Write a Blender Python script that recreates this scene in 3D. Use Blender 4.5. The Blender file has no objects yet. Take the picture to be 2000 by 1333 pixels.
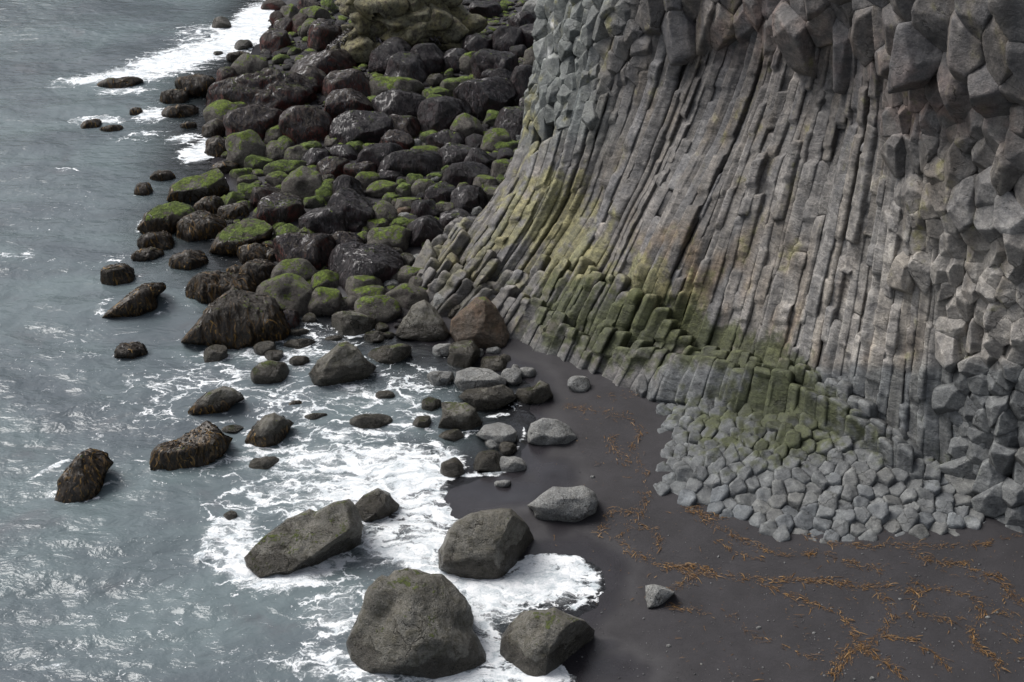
import bpy, bmesh, math, random
import numpy as np
from mathutils import Vector
from mathutils.bvhtree import BVHTree

rng = np.random.default_rng(7)
random.seed(7)
scene = bpy.context.scene
COL = scene.collection

# ------------------------------------------------------------------ viewpoint
# The photographer stands 20 m above the water and looks 30 degrees down.
# Positions were surveyed on a 2000 x 1333 picture with this geometry.
H, PITCH, FPX, CX, CY = 20.0, math.radians(30), 2747.0, 1000.0, 666.5
CAM = np.array([0.0, 0.0, H])
RT = np.array([1.0, 0, 0])
FW = np.array([0, math.cos(PITCH), -math.sin(PITCH)])
UPV = np.array([0, math.sin(PITCH), math.cos(PITCH)])

def ray(u, v):
    return (u - CX) / FPX * RT - (v - CY) / FPX * UPV + FW

def at_z(u, v, z=0.0):
    d = ray(u, v)
    return CAM + d * ((z - H) / d[2])

def at_y(u, v, y):
    d = ray(u, v)
    return CAM + d * (y / d[1])

def to_px(P):
    P = np.asarray(P) - CAM
    f = P @ FW
    return CX + FPX * (P @ RT) / f, CY - FPX * (P @ UPV) / f

# ------------------------------------------------------------------ noise
def _hash(ix, iy, iz, seed):
    h = (ix.astype(np.uint32) * np.uint32(374761393) + iy.astype(np.uint32) * np.uint32(668265263)
         + iz.astype(np.uint32) * np.uint32(2246822519) + np.uint32((seed * 3266489917) & 0xffffffff))
    h = (h ^ (h >> np.uint32(13))) * np.uint32(1274126177)
    h = (h ^ (h >> np.uint32(16))) * np.uint32(2654435761)
    return h ^ (h >> np.uint32(15))

def noise(P, seed=0):
    P = np.asarray(P, float)
    i = np.floor(P).astype(np.int64)
    f = P - i
    w = f * f * f * (f * (f * 6 - 15) + 10)
    out = 0.0
    for dx in (0, 1):
        wx = w[:, 0] if dx else 1 - w[:, 0]
        for dy in (0, 1):
            wy = w[:, 1] if dy else 1 - w[:, 1]
            for dz in (0, 1):
                wz = w[:, 2] if dz else 1 - w[:, 2]
                h = _hash(i[:, 0] + dx, i[:, 1] + dy, i[:, 2] + dz, seed)
                g = ((h & 1023).astype(float) / 511.5 - 1) * (f[:, 0] - dx) \
                    + (((h >> 10) & 1023).astype(float) / 511.5 - 1) * (f[:, 1] - dy) \
                    + (((h >> 20) & 1023).astype(float) / 511.5 - 1) * (f[:, 2] - dz)
                out = out + wx * wy * wz * g
    return out * 1.4

def fbm(P, octv=4, seed=0, gain=0.5):
    P = np.asarray(P, float)
    a, out = 1.0, 0.0
    for k in range(octv):
        out = out + a * noise(P * 2 ** k + k * 17.3, seed + k)
        a *= gain
    return out

def n2(x, y, sc, seed=0, octv=1):
    P = np.stack([x * sc, y * sc, np.full_like(x, 3.7)], 1)
    return fbm(P, octv, seed) if octv > 1 else noise(P, seed)

def smooth(a, b, x):
    t = np.clip((x - a) / (b - a), 0, 1)
    return t * t * (3 - 2 * t)

# ------------------------------------------------------------------ mesh helpers
def mesh(name, V, Fc, attrs=None, smooth_on=True):
    V = np.ascontiguousarray(V, dtype=np.float32)
    me = bpy.data.meshes.new(name)
    if isinstance(Fc, np.ndarray):
        n, k = Fc.shape
        me.vertices.add(len(V)); me.vertices.foreach_set('co', V.ravel())
        me.loops.add(n * k); me.loops.foreach_set('vertex_index', Fc.astype(np.int32).ravel())
        me.polygons.add(n); me.polygons.foreach_set('loop_start', np.arange(0, n * k, k, dtype=np.int32))
        me.update(calc_edges=True)
    else:
        me.from_pydata(V.tolist(), [], Fc)
    me.polygons.foreach_set('use_smooth', np.full(len(me.polygons), smooth_on))
    for an, av in (attrs or {}).items():
        av = np.asarray(av, np.float32)
        if av.ndim == 1:
            me.attributes.new(an, 'FLOAT', 'POINT').data.foreach_set('value', av)
        else:
            c = np.ones((len(av), 4), np.float32); c[:, :3] = av
            me.attributes.new(an, 'FLOAT_COLOR', 'POINT').data.foreach_set('color', c.ravel())
    me.update()
    return me

def link(name, me, mat, parent=None, loc=(0, 0, 0)):
    o = bpy.data.objects.new(name, me)
    COL.objects.link(o)
    o.location = loc
    if mat: me.materials.append(mat)
    if parent: o.parent = parent
    return o

def tag(o, label=None, cat=None, group=None, kind=None):
    if label: o['label'] = label
    if cat: o['category'] = cat
    if group: o['group'] = group
    if kind: o['kind'] = kind
    return o

_ico = {}
def ico(n):
    if n not in _ico:
        bm = bmesh.new()
        bmesh.ops.create_icosphere(bm, subdivisions=n, radius=1)
        V = np.array([v.co[:] for v in bm.verts])
        Fc = np.array([[v.index for v in f.verts] for f in bm.faces])
        bm.free()
        _ico[n] = (V / np.linalg.norm(V, axis=1)[:, None], Fc)
    return _ico[n]

def grid_faces(nr, nc, wrap=False):
    r = np.arange(nr - 1)[:, None]; c = np.arange(nc if wrap else nc - 1)[None, :]
    c2 = (c + 1) % nc
    return np.stack([(r * nc + c), (r * nc + c2), ((r + 1) * nc + c2), ((r + 1) * nc + c)], -1).reshape(-1, 4)

# ------------------------------------------------------------------ materials
class NT:
    def __init__(s, name):
        s.m = bpy.data.materials.new(name); s.m.use_nodes = True
        s.t = s.m.node_tree; s.t.nodes.clear()
        s.out = s.n('ShaderNodeOutputMaterial')
    def n(s, typ, **kw):
        nd = s.t.nodes.new(typ)
        for k, v in kw.items(): setattr(nd, k, v)
        return nd
    def l(s, a, b): s.t.links.new(a, b)
    def val(s, sock, v):
        if isinstance(v, bpy.types.NodeSocket): s.l(v, sock)
        elif isinstance(v, (tuple, list)): sock.default_value = (*v, 1.0) if len(v) == 3 and sock.type == 'RGBA' else v
        else: sock.default_value = v
    def math(s, op, a, b=0.0, clamp=False):
        nd = s.n('ShaderNodeMath', operation=op, use_clamp=clamp)
        s.val(nd.inputs[0], a); s.val(nd.inputs[1], b)
        return nd.outputs[0]
    def mix(s, f, a, b, mode='MIX'):
        nd = s.n('ShaderNodeMix', data_type='RGBA', blend_type=mode)
        s.val(nd.inputs[0], f); s.val(nd.inputs[6], a); s.val(nd.inputs[7], b)
        return nd.outputs[2]
    def noise(s, vec, scale, detail=4, rough=0.55, dist=0.0, col=False):
        nd = s.n('ShaderNodeTexNoise'); s.l(vec, nd.inputs['Vector'])
        nd.inputs['Scale'].default_value = scale; nd.inputs['Detail'].default_value = detail
        nd.inputs['Roughness'].default_value = rough; nd.inputs['Distortion'].default_value = dist
        return nd.outputs['Color' if col else 'Fac']
    def voro(s, vec, scale, feature='F1', rnd=1.0):
        nd = s.n('ShaderNodeTexVoronoi', feature=feature); s.l(vec, nd.inputs['Vector'])
        nd.inputs['Scale'].default_value = scale; nd.inputs['Randomness'].default_value = rnd
        return nd.outputs['Distance']
    def ramp(s, f, a, b, lo=0.0, hi=1.0):
        nd = s.n('ShaderNodeMapRange', interpolation_type='SMOOTHSTEP')
        s.val(nd.inputs[0], f)
        for k, v in zip((1, 2, 3, 4), (a, b, lo, hi)): s.val(nd.inputs[k], v)
        return nd.outputs[0]
    def attr(s, name, what='Fac'):
        nd = s.n('ShaderNodeAttribute', attribute_name=name)
        return nd.outputs[what]
    def mapping(s, vec, scale=(1, 1, 1), loc=None):
        nd = s.n('ShaderNodeMapping'); s.l(vec, nd.inputs[0])
        nd.inputs['Scale'].default_value = scale
        if loc is not None: s.val(nd.inputs['Location'], loc)
        return nd.outputs[0]
    def bump(s, h, strength, dist, normal=None):
        nd = s.n('ShaderNodeBump'); s.l(h, nd.inputs['Height'])
        nd.inputs['Strength'].default_value = strength; nd.inputs['Distance'].default_value = dist
        if normal: s.l(normal, nd.inputs['Normal'])
        return nd.outputs[0]
    def bsdf(s, color, rough, normal=None, spec=0.5):
        nd = s.n('ShaderNodeBsdfPrincipled')
        s.val(nd.inputs['Base Color'], color); s.val(nd.inputs['Roughness'], rough)
        nd.inputs['Specular IOR Level'].default_value = spec
        if normal: s.l(normal, nd.inputs['Normal'])
        return nd.outputs[0]
    def done(s, sh): s.l(sh, s.out.inputs[0]); return s.m

def rock_material(name, c1, c2, c3, moss=0.0, mosscol=((.055, .085, .012), (.14, .2, .022)), rough=(.35, .7),
                  speck=(0.3, .3, .3), speck_amt=0.2, pits=0.5, shag=0.0, red=None, redamt=0.0, mossflat=0.6, wet=0.0):
    t = NT(name)
    co = t.n('ShaderNodeTexCoord').outputs['Object']
    rnd = t.n('ShaderNodeObjectInfo').outputs['Random']
    off = t.math('MULTIPLY', rnd, 57.0)
    cmb = t.n('ShaderNodeCombineXYZ'); t.l(off, cmb.inputs[0]); t.l(off, cmb.inputs[1]); t.l(off, cmb.inputs[2])
    v = t.mapping(co, (1, 1, 1), cmb.outputs[0])
    big = t.noise(v, 1.6, 5, .6)
    mid = t.noise(v, 6.0, 6, .65)
    fine = t.noise(v, 34.0, 5, .7)
    col = t.mix(t.ramp(big, .35, .65), c1, c2)
    col = t.mix(t.ramp(mid, .42, .68), col, c3)
    if red:
        rm = t.noise(v, 2.3, 4, .6, .6)
        nz = t.n('ShaderNodeSeparateXYZ'); t.l(t.n('ShaderNodeNewGeometry').outputs['Normal'], nz.inputs[0])
        lowf = t.ramp(nz.outputs[2], .75, .1)
        rf = t.math('MULTIPLY', t.ramp(rm, .40, .58), t.math('MULTIPLY', lowf, redamt))
        col = t.mix(rf, col, red)
    # mineral grain, pits
    col = t.mix(1.0, col, t.mix(t.ramp(fine, .3, .72), (.55, .55, .55), (1.5, 1.5, 1.5)), 'MULTIPLY')
    if speck_amt:
        sp = t.ramp(t.noise(v, 19.0, 6, .8, .4), .60, .72)
        spb = t.math('MULTIPLY', t.ramp(t.noise(v, 2.1, 3, .6), .40, .62), speck_amt)
        col = t.mix(t.math('MULTIPLY', sp, spb), col, speck)
    pit = t.ramp(t.voro(v, 13.0), .05, .26)
    pit2 = t.ramp(t.voro(v, 31.0), .05, .3)
    col = t.mix(1.0, col, t.mix(t.math('MINIMUM', pit, t.math('ADD', pit2, .3)), (1 - .5 * min(pits, 1),) * 3, (1.04, 1.04, 1.04)), 'MULTIPLY')
    h = t.math('ADD', t.math('MULTIPLY', mid, 1.0), t.math('MULTIPLY', fine, .45))
    h = t.math('ADD', h, t.math('MULTIPLY', pit, .22 * pits))
    h = t.math('ADD', h, t.math('MULTIPLY', pit2, .10 * pits))
    if shag:
        fib = t.noise(t.mapping(v, (26, 26, 5)), 1.0, 4, .7, 1.2)
        h = t.math('ADD', h, t.math('MULTIPLY', fib, shag))
        col = t.mix(t.ramp(fib, .42, .66), col, t.mix(.5, col, (1.7, 1.7, 1.75), 'MULTIPLY'))
    wn = t.n('ShaderNodeVectorMath', operation='MULTIPLY_ADD'); t.l(t.noise(v, 2.2, 3, .6, 0, True), wn.inputs[0]); wn.inputs[1].default_value = (.7, .7, .7); t.l(v, wn.inputs[2])
    ck = t.ramp(t.voro(wn.outputs[0], 1.25, 'DISTANCE_TO_EDGE'), .004, .022)
    ckm = t.math('MAXIMUM', ck, t.ramp(t.noise(v, 1.1, 2), .42, .52))
    col = t.mix(1.0, col, t.mix(ckm, (.5, .48, .46), (1, 1, 1)), 'MULTIPLY')
    h = t.math('ADD', h, t.math('MULTIPLY', ckm, .35))
    rg = t.ramp(mid, .3, .7, rough[0], rough[1])
    if moss:
        g = t.n('ShaderNodeNewGeometry')
        sx = t.n('ShaderNodeSeparateXYZ'); t.l(g.outputs['Normal'], sx.inputs[0])
        mn = t.noise(v, 2.4, 6, .62, .3)
        mn2 = t.noise(v, 14.0, 4, .7)
        m = t.math('ADD', t.math('MULTIPLY', sx.outputs[2], mossflat), t.math('MULTIPLY', mn, 1.3))
        m = t.math('ADD', m, t.math('MULTIPLY', mn2, .9))
        m = t.math('ADD', m, t.math('MULTIPLY', rnd, .16))
        th = 2.22 - moss
        m = t.ramp(m, th - .05, th + .09)
        mc = t.mix(t.ramp(t.noise(v, 5.0, 5, .7), .35, .65), mosscol[0], mosscol[1])
        mc = t.mix(1.0, mc, t.mix(t.ramp(mn2, .3, .7), (.40, .40, .42), (1.5, 1.5, 1.45)), 'MULTIPLY')
        col = t.mix(m, col, mc)
        rgm = t.n('ShaderNodeMix'); t.l(m, rgm.inputs[0]); t.l(rg, rgm.inputs[2]); rgm.inputs[3].default_value = .9
        rg = rgm.outputs[0]
        h = t.math('ADD', h, t.math('MULTIPLY', m, .25))
    if wet:                                               # splashed band above the waterline
        oz = t.n('ShaderNodeSeparateXYZ'); t.l(co, oz.inputs[0])
        wb = t.ramp(t.math('ADD', oz.outputs[2], t.math('MULTIPLY', t.math('SUBTRACT', big, .5), 1.1)), wet + .06, wet - .06)
        col = t.mix(1.0, col, t.mix(wb, (1, 1, 1), (.44, .42, .40)), 'MULTIPLY')
        wr = t.n('ShaderNodeMix'); t.l(wb, wr.inputs[0]); t.val(wr.inputs[2], rg); wr.inputs[3].default_value = .2
        rg = wr.outputs[0]
    nrm = t.bump(h, .95, .085)
    return t.done(t.bsdf(col, rg, nrm, .35))

MAT = {}
MAT['W'] = rock_material('wet_grey_basalt', (.088, .082, .068), (.150, .142, .122), (.070, .064, .046), moss=.38,
                         mosscol=((.045, .055, .016), (.07, .085, .02)), rough=(.28, .55), speck=(.24, .23, .21), speck_amt=.4, pits=1.5, wet=.52)
MAT['P'] = rock_material('pale_dry_basalt', (.17, .172, .168), (.215, .215, .205), (.14, .138, .13), rough=(.6, .85), speck=(.06, .06, .055), speck_amt=.5, pits=1.5)
MAT['R'] = rock_material('maroon_algae_rock', (.029, .020, .016), (.042, .033, .025), (.021, .015, .013), moss=.36,
                         mosscol=((.04, .05, .012), (.07, .095, .018)), speck=(.17, .14, .15), speck_amt=.6, shag=.5,
                         red=(.095, .028, .022), redamt=.95, rough=(.4, .75))
MAT['D'] = rock_material('black_algae_rock', (.015, .014, .015), (.025, .022, .024), (.009, .008, .009), moss=.30, speck=(.17, .145, .165), speck_amt=.9,
                         mosscol=((.045, .06, .012), (.12, .17, .02)), shag=.9, red=(.05, .02, .022), redamt=.5, rough=(.35, .7))
MAT['M'] = rock_material('part_mossy_rock', (.062, .056, .046), (.085, .078, .064), (.044, .036, .034), moss=.57, speck=(.14, .12, .125), speck_amt=.6,
                         mosscol=((.05, .062, .012), (.10, .14, .02)), shag=.25, rough=(.45, .8))
MAT['G'] = rock_material('green_moss_rock', (.06, .06, .045), (.09, .088, .065), (.045, .04, .035), moss=.74, mossflat=.7,
                         mosscol=((.038, .052, .014), (.105, .145, .028)), speck=(.14, .12, .13), speck_amt=.3, rough=(.5, .85))
MAT['K'] = rock_material('kelp_covered_rock', (.034, .028, .022), (.05, .042, .032), (.022, .017, .013), moss=.28,
                         mosscol=((.05, .06, .012), (.085, .115, .02)), speck=(.12, .10, .09), speck_amt=.4, shag=.6, rough=(.3, .6))
MAT['B'] = rock_material('rusty_brown_rock', (.105, .066, .04), (.085, .07, .056), (.06, .046, .034), moss=.32,
                         mosscol=((.05, .065, .014), (.11, .15, .02)), speck=(.12, .11, .1), speck_amt=.4, pits=1.2, rough=(.5, .8))
MAT['O'] = rock_material('ochre_outcrop_rock', (.17, .15, .075), (.13, .125, .085), (.055, .045, .036), moss=.16, speck=(.3, .27, .14), speck_amt=.5, pits=1.2, rough=(.6, .9))

MAT['KG'] = rock_material('green_crested_kelp_rock', (.05, .042, .032), (.07, .06, .045), (.034, .026, .02), moss=.62,
                         mosscol=((.042, .058, .014), (.105, .145, .026)), speck=(.12, .10, .09), speck_amt=.4, shag=.6, rough=(.4, .7))
def kelp_material(name, stops, rough=.35):
    t = NT(name)
    r = t.attr('rnd')
    cr = t.n('ShaderNodeValToRGB'); t.l(r, cr.inputs[0])
    els = cr.color_ramp.elements
    while len(els) < len(stops): els.new(.5)
    for e, (p, c) in zip(els, stops): e.position = p; e.color = (*c, 1)
    co = t.n('ShaderNodeTexCoord').outputs['Object']
    f = t.noise(co, 22, 3)
    c = t.mix(1.0, cr.outputs[0], t.mix(f, (.6, .6, .6), (1.35, 1.35, 1.35)), 'MULTIPLY')
    return t.done(t.bsdf(c, rough, None, .4))
MAT['kelp'] = kelp_material('brown_kelp', [(0, (.010, .008, .006)), (.45, (.026, .018, .011)), (.72, (.075, .045, .017)), (1, (.26, .15, .035))], .5)
MAT['weed'] = kelp_material('black_weed', [(0, (.014, .012, .013)), (.5, (.026, .022, .023)), (.8, (.045, .036, .036)), (1, (.12, .105, .11))], .35)
MAT['wrack'] = kelp_material('orange_wrack', [(0, (.035, .017, .008)), (.4, (.075, .037, .011)), (.75, (.145, .073, .02)), (1, (.28, .165, .06))], .5)

# cliff: albedo comes from the per-vertex stain map 'tint', grain and joints from noise
def cliff_material(name, bands=0.6, pits=0.3, crack=.62):
    t = NT(name)
    co = t.n('ShaderNodeTexCoord').outputs['Object']
    tint = t.attr('tint', 'Color')
    wear = t.attr('wear')
    mid = t.noise(co, 3.2, 6, .65)
    fine = t.noise(co, 24, 5, .7)
    band = t.noise(t.mapping(co, (2.0, 2.0, 5.0)), 1.0, 6, .68, 1.8)
    cw = t.n('ShaderNodeVectorMath', operation='MULTIPLY_ADD'); t.l(t.noise(co, 3.5, 4, .65, 0, True), cw.inputs[0]); cw.inputs[1].default_value = (.35, .35, .35); t.l(co, cw.inputs[2])
    cvor = t.voro(t.mapping(cw.outputs[0], (1.3, 1.3, 3.2)), 1.0, 'DISTANCE_TO_EDGE')
    dist = t.noise(co, 5, 3)
    ck = t.ramp(t.math('ADD', cvor, t.math('MULTIPLY', dist, .03)), .02, .036)
    c = t.mix(1.0, tint, t.mix(t.ramp(mid, .3, .7), (.64, .64, .66), (1.3, 1.28, 1.25)), 'MULTIPLY')
    c = t.mix(1.0, c, t.mix(t.ramp(fine, .3, .7), (.78, .78, .78), (1.22, 1.22, 1.22)), 'MULTIPLY')
    c = t.mix(1.0, c, t.mix(t.ramp(band, .35, .62), (1 - .40 * bands,) * 3, (1 + .36 * bands,) * 3), 'MULTIPLY')
    ck = t.math('MAXIMUM', ck, t.ramp(t.noise(co, 1.4, 3), .40, .50))
    c = t.mix(1.0, c, t.mix(ck, (crack, crack * .98, crack * .96), (1, 1, 1)), 'MULTIPLY')
    w = t.math('MULTIPLY', wear, t.ramp(t.noise(co, 7, 4, .7), .35, .62))
    c = t.mix(t.math('MULTIPLY', w, .6), c, t.mix(1.0, c, (1.55, 1.55, 1.55), 'MULTIPLY'))
    h = t.math('ADD', t.math('MULTIPLY', mid, .8), t.math('MULTIPLY', fine, .22))
    h = t.math('ADD', h, t.math('MULTIPLY', band, .75 * bands))
    h = t.math('ADD', h, t.math('MULTIPLY', ck, .16))
    if pits:
        h = t.math('ADD', h, t.math('MULTIPLY', t.ramp(t.voro(co, 17), .05, .25), .15 * pits))
    return t.done(t.bsdf(c, t.ramp(mid, .3, .7, .55, .85), t.bump(h, .85, .07), .35))
MAT['col'] = cliff_material('columnar_basalt', .65, .25)
MAT['blk'] = cliff_material('hackly_basalt', .3, .9, .40)
MAT['pave'] = cliff_material('wave_worn_basalt', .35, .25)
# ------------------------------------------------------------------ shoreline and ground
SHORE_PX = [(600, -330), (545, -120), (525, 0), (522, 60), (485, 108), (445, 140), (428, 190), (408, 262), (412, 318), (440, 352),
            (404, 402), (425, 452), (475, 505), (540, 560), (640, 606), (760, 648), (860, 684), (955, 716), (1015, 738),
            (1040, 772), (1004, 800), (1028, 838), (1016, 872), (998, 908), (930, 930), (866, 945), (838, 978), (868, 1004),
            (930, 1050), (1010, 1120), (1050, 1098), (1085, 1093), (1128, 1096), (1152, 1116), (1161, 1148), (1146, 1174), (1118, 1190), (1088, 1216),
            (1075, 1250), (1082, 1290), (1088, 1330), (1030, 1420), (990, 1560)]
_sh = np.array([at_z(u, v)[:2] for u, v in SHORE_PX])
LAND = np.vstack([_sh, [[-4, 6], [60, 6], [60, 160], [20, 160]]])

def seg_dist(X, Y, poly, closed=False):
    d = np.full(X.shape, 1e9)
    n = len(poly)
    for i in range(n if closed else n - 1):
        a, b = poly[i], poly[(i + 1) % n]
        ab = b - a
        t = np.clip(((X - a[0]) * ab[0] + (Y - a[1]) * ab[1]) / (ab @ ab + 1e-12), 0, 1)
        d = np.minimum(d, np.hypot(X - a[0] - t * ab[0], Y - a[1] - t * ab[1]))
    return d

def inside(X, Y, poly):
    r = np.zeros(X.shape, bool)
    n = len(poly)
    for i in range(n):
        (x1, y1), (x2, y2) = poly[i], poly[(i + 1) % n]
        if y1 == y2: continue
        c = ((y1 > Y) != (y2 > Y)) & (X < (x2 - x1) * (Y - y1) / (y2 - y1) + x1)
        r ^= c
    return r

def shore_sd(X, Y):
    d = seg_dist(X, Y, _sh)
    return np.where(inside(X, Y, LAND), d, -d)

def ground(X, Y, detail=True):
    X = np.atleast_1d(np.asarray(X, float)); Y = np.atleast_1d(np.asarray(Y, float))
    sd = shore_sd(X, Y)
    if detail:
        sd = sd + .05 * n2(X, Y, 3.0, 21) + .03 * n2(X, Y, 9.0, 22)
    boul = smooth(33.2, 35.5, Y)                         # the boulder field rises faster than the sand
    up = np.where(sd > 0, np.minimum(sd * (.045 + .03 * boul), .25 + .75 * boul + .03 * sd), 0)
    dn = np.where(sd < 0, np.maximum(sd * .11, -2.6), 0)
    g = up + dn
    if detail:
        g = g + smooth(.3, 1.5, sd) * (.035 * n2(X, Y, .9, 23) + .012 * n2(X, Y, 3.1, 24)) + boul * smooth(.2, 1, sd) * .08 * n2(X, Y, 1.3, 25)
    return g

def on_ground(u, v):
    z = 0.0
    for _ in range(5):
        p = at_z(u, v, z)
        z = float(max(ground([p[0]], [p[1]], False)[0], 0.0))
    p = at_z(u, v, z)
    return p, float(ground([p[0]], [p[1]])[0])

def axis(lo, hi, step, out_lo, out_hi, g=1.5):
    a = list(np.arange(lo, hi, step))
    s = step; x = a[-1]; hi_part = []
    while x < out_hi: s *= g; x += s; hi_part.append(x)
    s = step; x = a[0]; lo_part = []
    while x > out_lo: s *= g; x -= s; lo_part.append(x)
    return np.array(lo_part[::-1] + a + hi_part)

# near rows close together, far rows wider apart
ys = [17.0]
while ys[-1] < 80: ys.append(ys[-1] + .085 * (ys[-1] / 24.0) ** 1.5)
s = ys[-1] - ys[-2]
while ys[-1] < 6000: s *= 1.4; ys.append(ys[-1] + s)
ys = np.array([-40, 0, 8, 12, 15] + ys)
xs = axis(-25, 13, .105, -5000, 5000, 1.45)
GX, GY = np.meshgrid(xs, ys)
fx, fy = GX.ravel(), GY.ravel()
GF = grid_faces(len(ys), len(xs))
gz = ground(fx, fy)
far = np.hypot(fx, fy - 30) > 120
gz_t = np.where(far & (gz > -1), np.minimum(gz, 1.2), gz)

# ------------------------------------------------------------------ sand
def sand_material():
    t = NT('black_volcanic_sand')
    co = t.n('ShaderNodeTexCoord').outputs['Object']
    wet = t.attr('wet')
    n1 = t.noise(co, 1.1, 5, .6)
    n3 = t.noise(co, 60, 4, .75)
    n4 = t.noise(co, 210, 2, .7)
    g1 = t.ramp(t.voro(co, 38), .06, .0)
    c = t.mix(t.ramp(n1, .35, .65), (.0155, .0138, .0158), (.0215, .0195, .0222))
    c = t.mix(1.0, c, t.mix(t.ramp(n3, .3, .7), (.55, .55, .55), (1.5, 1.5, 1.5)), 'MULTIPLY')
    c = t.mix(1.0, c, t.mix(t.ramp(n4, .3, .7), (.7, .7, .7), (1.3, 1.3, 1.3)), 'MULTIPLY')
    c = t.mix(t.math('MULTIPLY', g1, .6), c, (.10, .10, .105))
    c = t.mix(t.ramp(t.voro(co, 7), .05, .035), c, (.13, .13, .135))
    w = t.math('ADD', wet, t.math('MULTIPLY', t.math('SUBTRACT', n1, .5), .35))
    w = t.ramp(w, .0, 1.0)
    c = t.mix(t.math('MULTIPLY', w, .25), c, (.022, .021, .024))
    r = t.ramp(w, 0, 1, .82, .22)
    st = t.ramp(w, 0, 1, .55, .06)
    rip = t.noise(t.mapping(co, (1.2, 3.2, 1)), 1.0, 4, .6, .4)
    h = t.math('ADD', t.math('ADD', t.math('MULTIPLY', n3, .6), t.math('MULTIPLY', n4, .35)), t.math('MULTIPLY', rip, 2.2))
    h = t.math('ADD', h, t.math('MULTIPLY', g1, .5))
    bm = t.n('ShaderNodeBump'); t.l(h, bm.inputs['Height']); t.l(st, bm.inputs['Strength']); bm.inputs['Distance'].default_value = .02
    return t.done(t.bsdf(c, r, bm.outputs[0], .5))
MAT['sand'] = sand_material()
sdv = shore_sd(fx, fy)
wet = smooth(1.8, -.1, sdv + .3 * n2(fx, fy, .6, 31, 2))
for (u, v, ru, rv, a) in [(1085, 935, 70, 60, .9), (1010, 965, 110, 40, 1.0), (940, 965, 120, 40, 1.2), (1200, 1310, 130, 55, .8), (1090, 1040, 50, 40, .7), (1180, 1265, 60, 25, .8)]:
    p, q, r = at_z(u, v), at_z(u + ru, v), at_z(u, v - rv)
    wet = np.maximum(wet, a * np.exp(-((fx - p[0]) / (q[0] - p[0])) ** 2 - ((fy - p[1]) / (r[1] - p[1])) ** 2))
beach = tag(link('sand_beach', mesh('sand_beach', np.stack([fx, fy, gz_t], 1), GF, {'wet': wet}), MAT['sand']), kind='structure')

# ------------------------------------------------------------------ foam map: how much foam the sea carries at a place
FOAM_BLOBS = [  # u, v, half width, half height, density
    (640, 905, 200, 50, .66), (720, 905, 100, 40, .86), (790, 930, 90, 60, 1.05), (700, 960, 160, 60, .80), (600, 960, 180, 48, .64), (740, 960, 110, 40, .95), (880, 900, 30, 30, .8),
    (560, 920, 200, 56, .5), (820, 985, 70, 45, .85), (740, 1040, 90, 40, .70), (830, 1060, 60, 60, .95), (875, 1010, 45, 24, 1.0),
    (790, 1075, 100, 36, .85), (740, 1060, 60, 40, .85), (830, 1100, 60, 30, .9), (500, 1095, 90, 50, .95), (455, 1060, 55, 60, .85), (560, 1130, 90, 28, .95), (640, 1105, 50, 24, .9), (690, 1100, 70, 30, .60),
    (930, 1160, 120, 50, 1.0), (1060, 1135, 110, 50, 1.05), (880, 1130, 90, 30, 1.0), (1000, 1200, 90, 25, .7), (945, 1225, 40, 40, .75), (960, 1280, 60, 30, .95),
    (1040, 1320, 90, 28, 1.1), (880, 1325, 120, 26, .85), (720, 1318, 120, 30, .6), (660, 1200, 80, 100, .6), (650, 1290, 100, 60, .6),
    (560, 1000, 120, 30, .55), (430, 1000, 60, 40, .4), (500, 1000, 80, 30, .5), (640, 1180, 90, 50, .4),
    (450, 740, 170, 50, .50), (600, 780, 200, 70, .48), (690, 770, 140, 50, .54), (780, 770, 110, 70, .52), (560, 700, 140, 34, .58), (480, 690, 120, 30, .5),
    (700, 645, 50, 26, .5), (640, 655, 50, 14, .5), (610, 640, 40, 12, .4), (330, 770, 150, 90, .36), (800, 830, 70, 34, .5), (700, 850, 160, 30, .55),
    (380, 720, 80, 24, .35), (470, 640, 1, 1, 0), (300, 1180, 300, 160, .24), (110, 1290, 120, 50, .28), (350, 1290, 220, 50, .26), (560, 1290, 120, 40, .35),
    (200, 890, 160, 60, .26), (120, 700, 160, 120, .2), (300, 860, 120, 40, .25), (250, 960, 160, 40, .22),
    (500, 40, 44, 36, 1.25), (470, 70, 60, 26, 1.2), (420, 95, 76, 20, 1.1), (360, 112, 76, 18, 1.05), (320, 128, 76, 18, 1.1), (250, 148, 80, 14, 1.05),
    (180, 157, 70, 11, .95), (240, 178, 60, 9, .75), (330, 140, 60, 10, .55), (120, 168, 60, 8, .45), (430, 62, 90, 20, .65), (390, 80, 60, 12, .6),
    (385, 300, 36, 18, 1.15), (405, 285, 22, 30, 1.1), (360, 272, 40, 10, .8), (298, 225, 34, 14, .95), (190, 236, 56, 9, .9), (285, 262, 50, 7, .55), (260, 275, 60, 6, .4),
    (130, 336, 30, 6, .6), (130, 400, 60, 60, .22), (60, 440, 120, 30, .2), (40, 500, 60, 12, .5), (225, 505, 40, 12, .4), (215, 615, 30, 6, .6), (120, 520, 80, 20, .25),
    (470, 530, 14, 8, .6), (600, 600, 40, 10, .4), (860, 700, 60, 14, .2), (900, 770, 40, 10, .2), (640, 575, 30, 12, .35), (980, 800, 40, 20, .15), (100, 960, 60, 14, .4),
]
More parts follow.
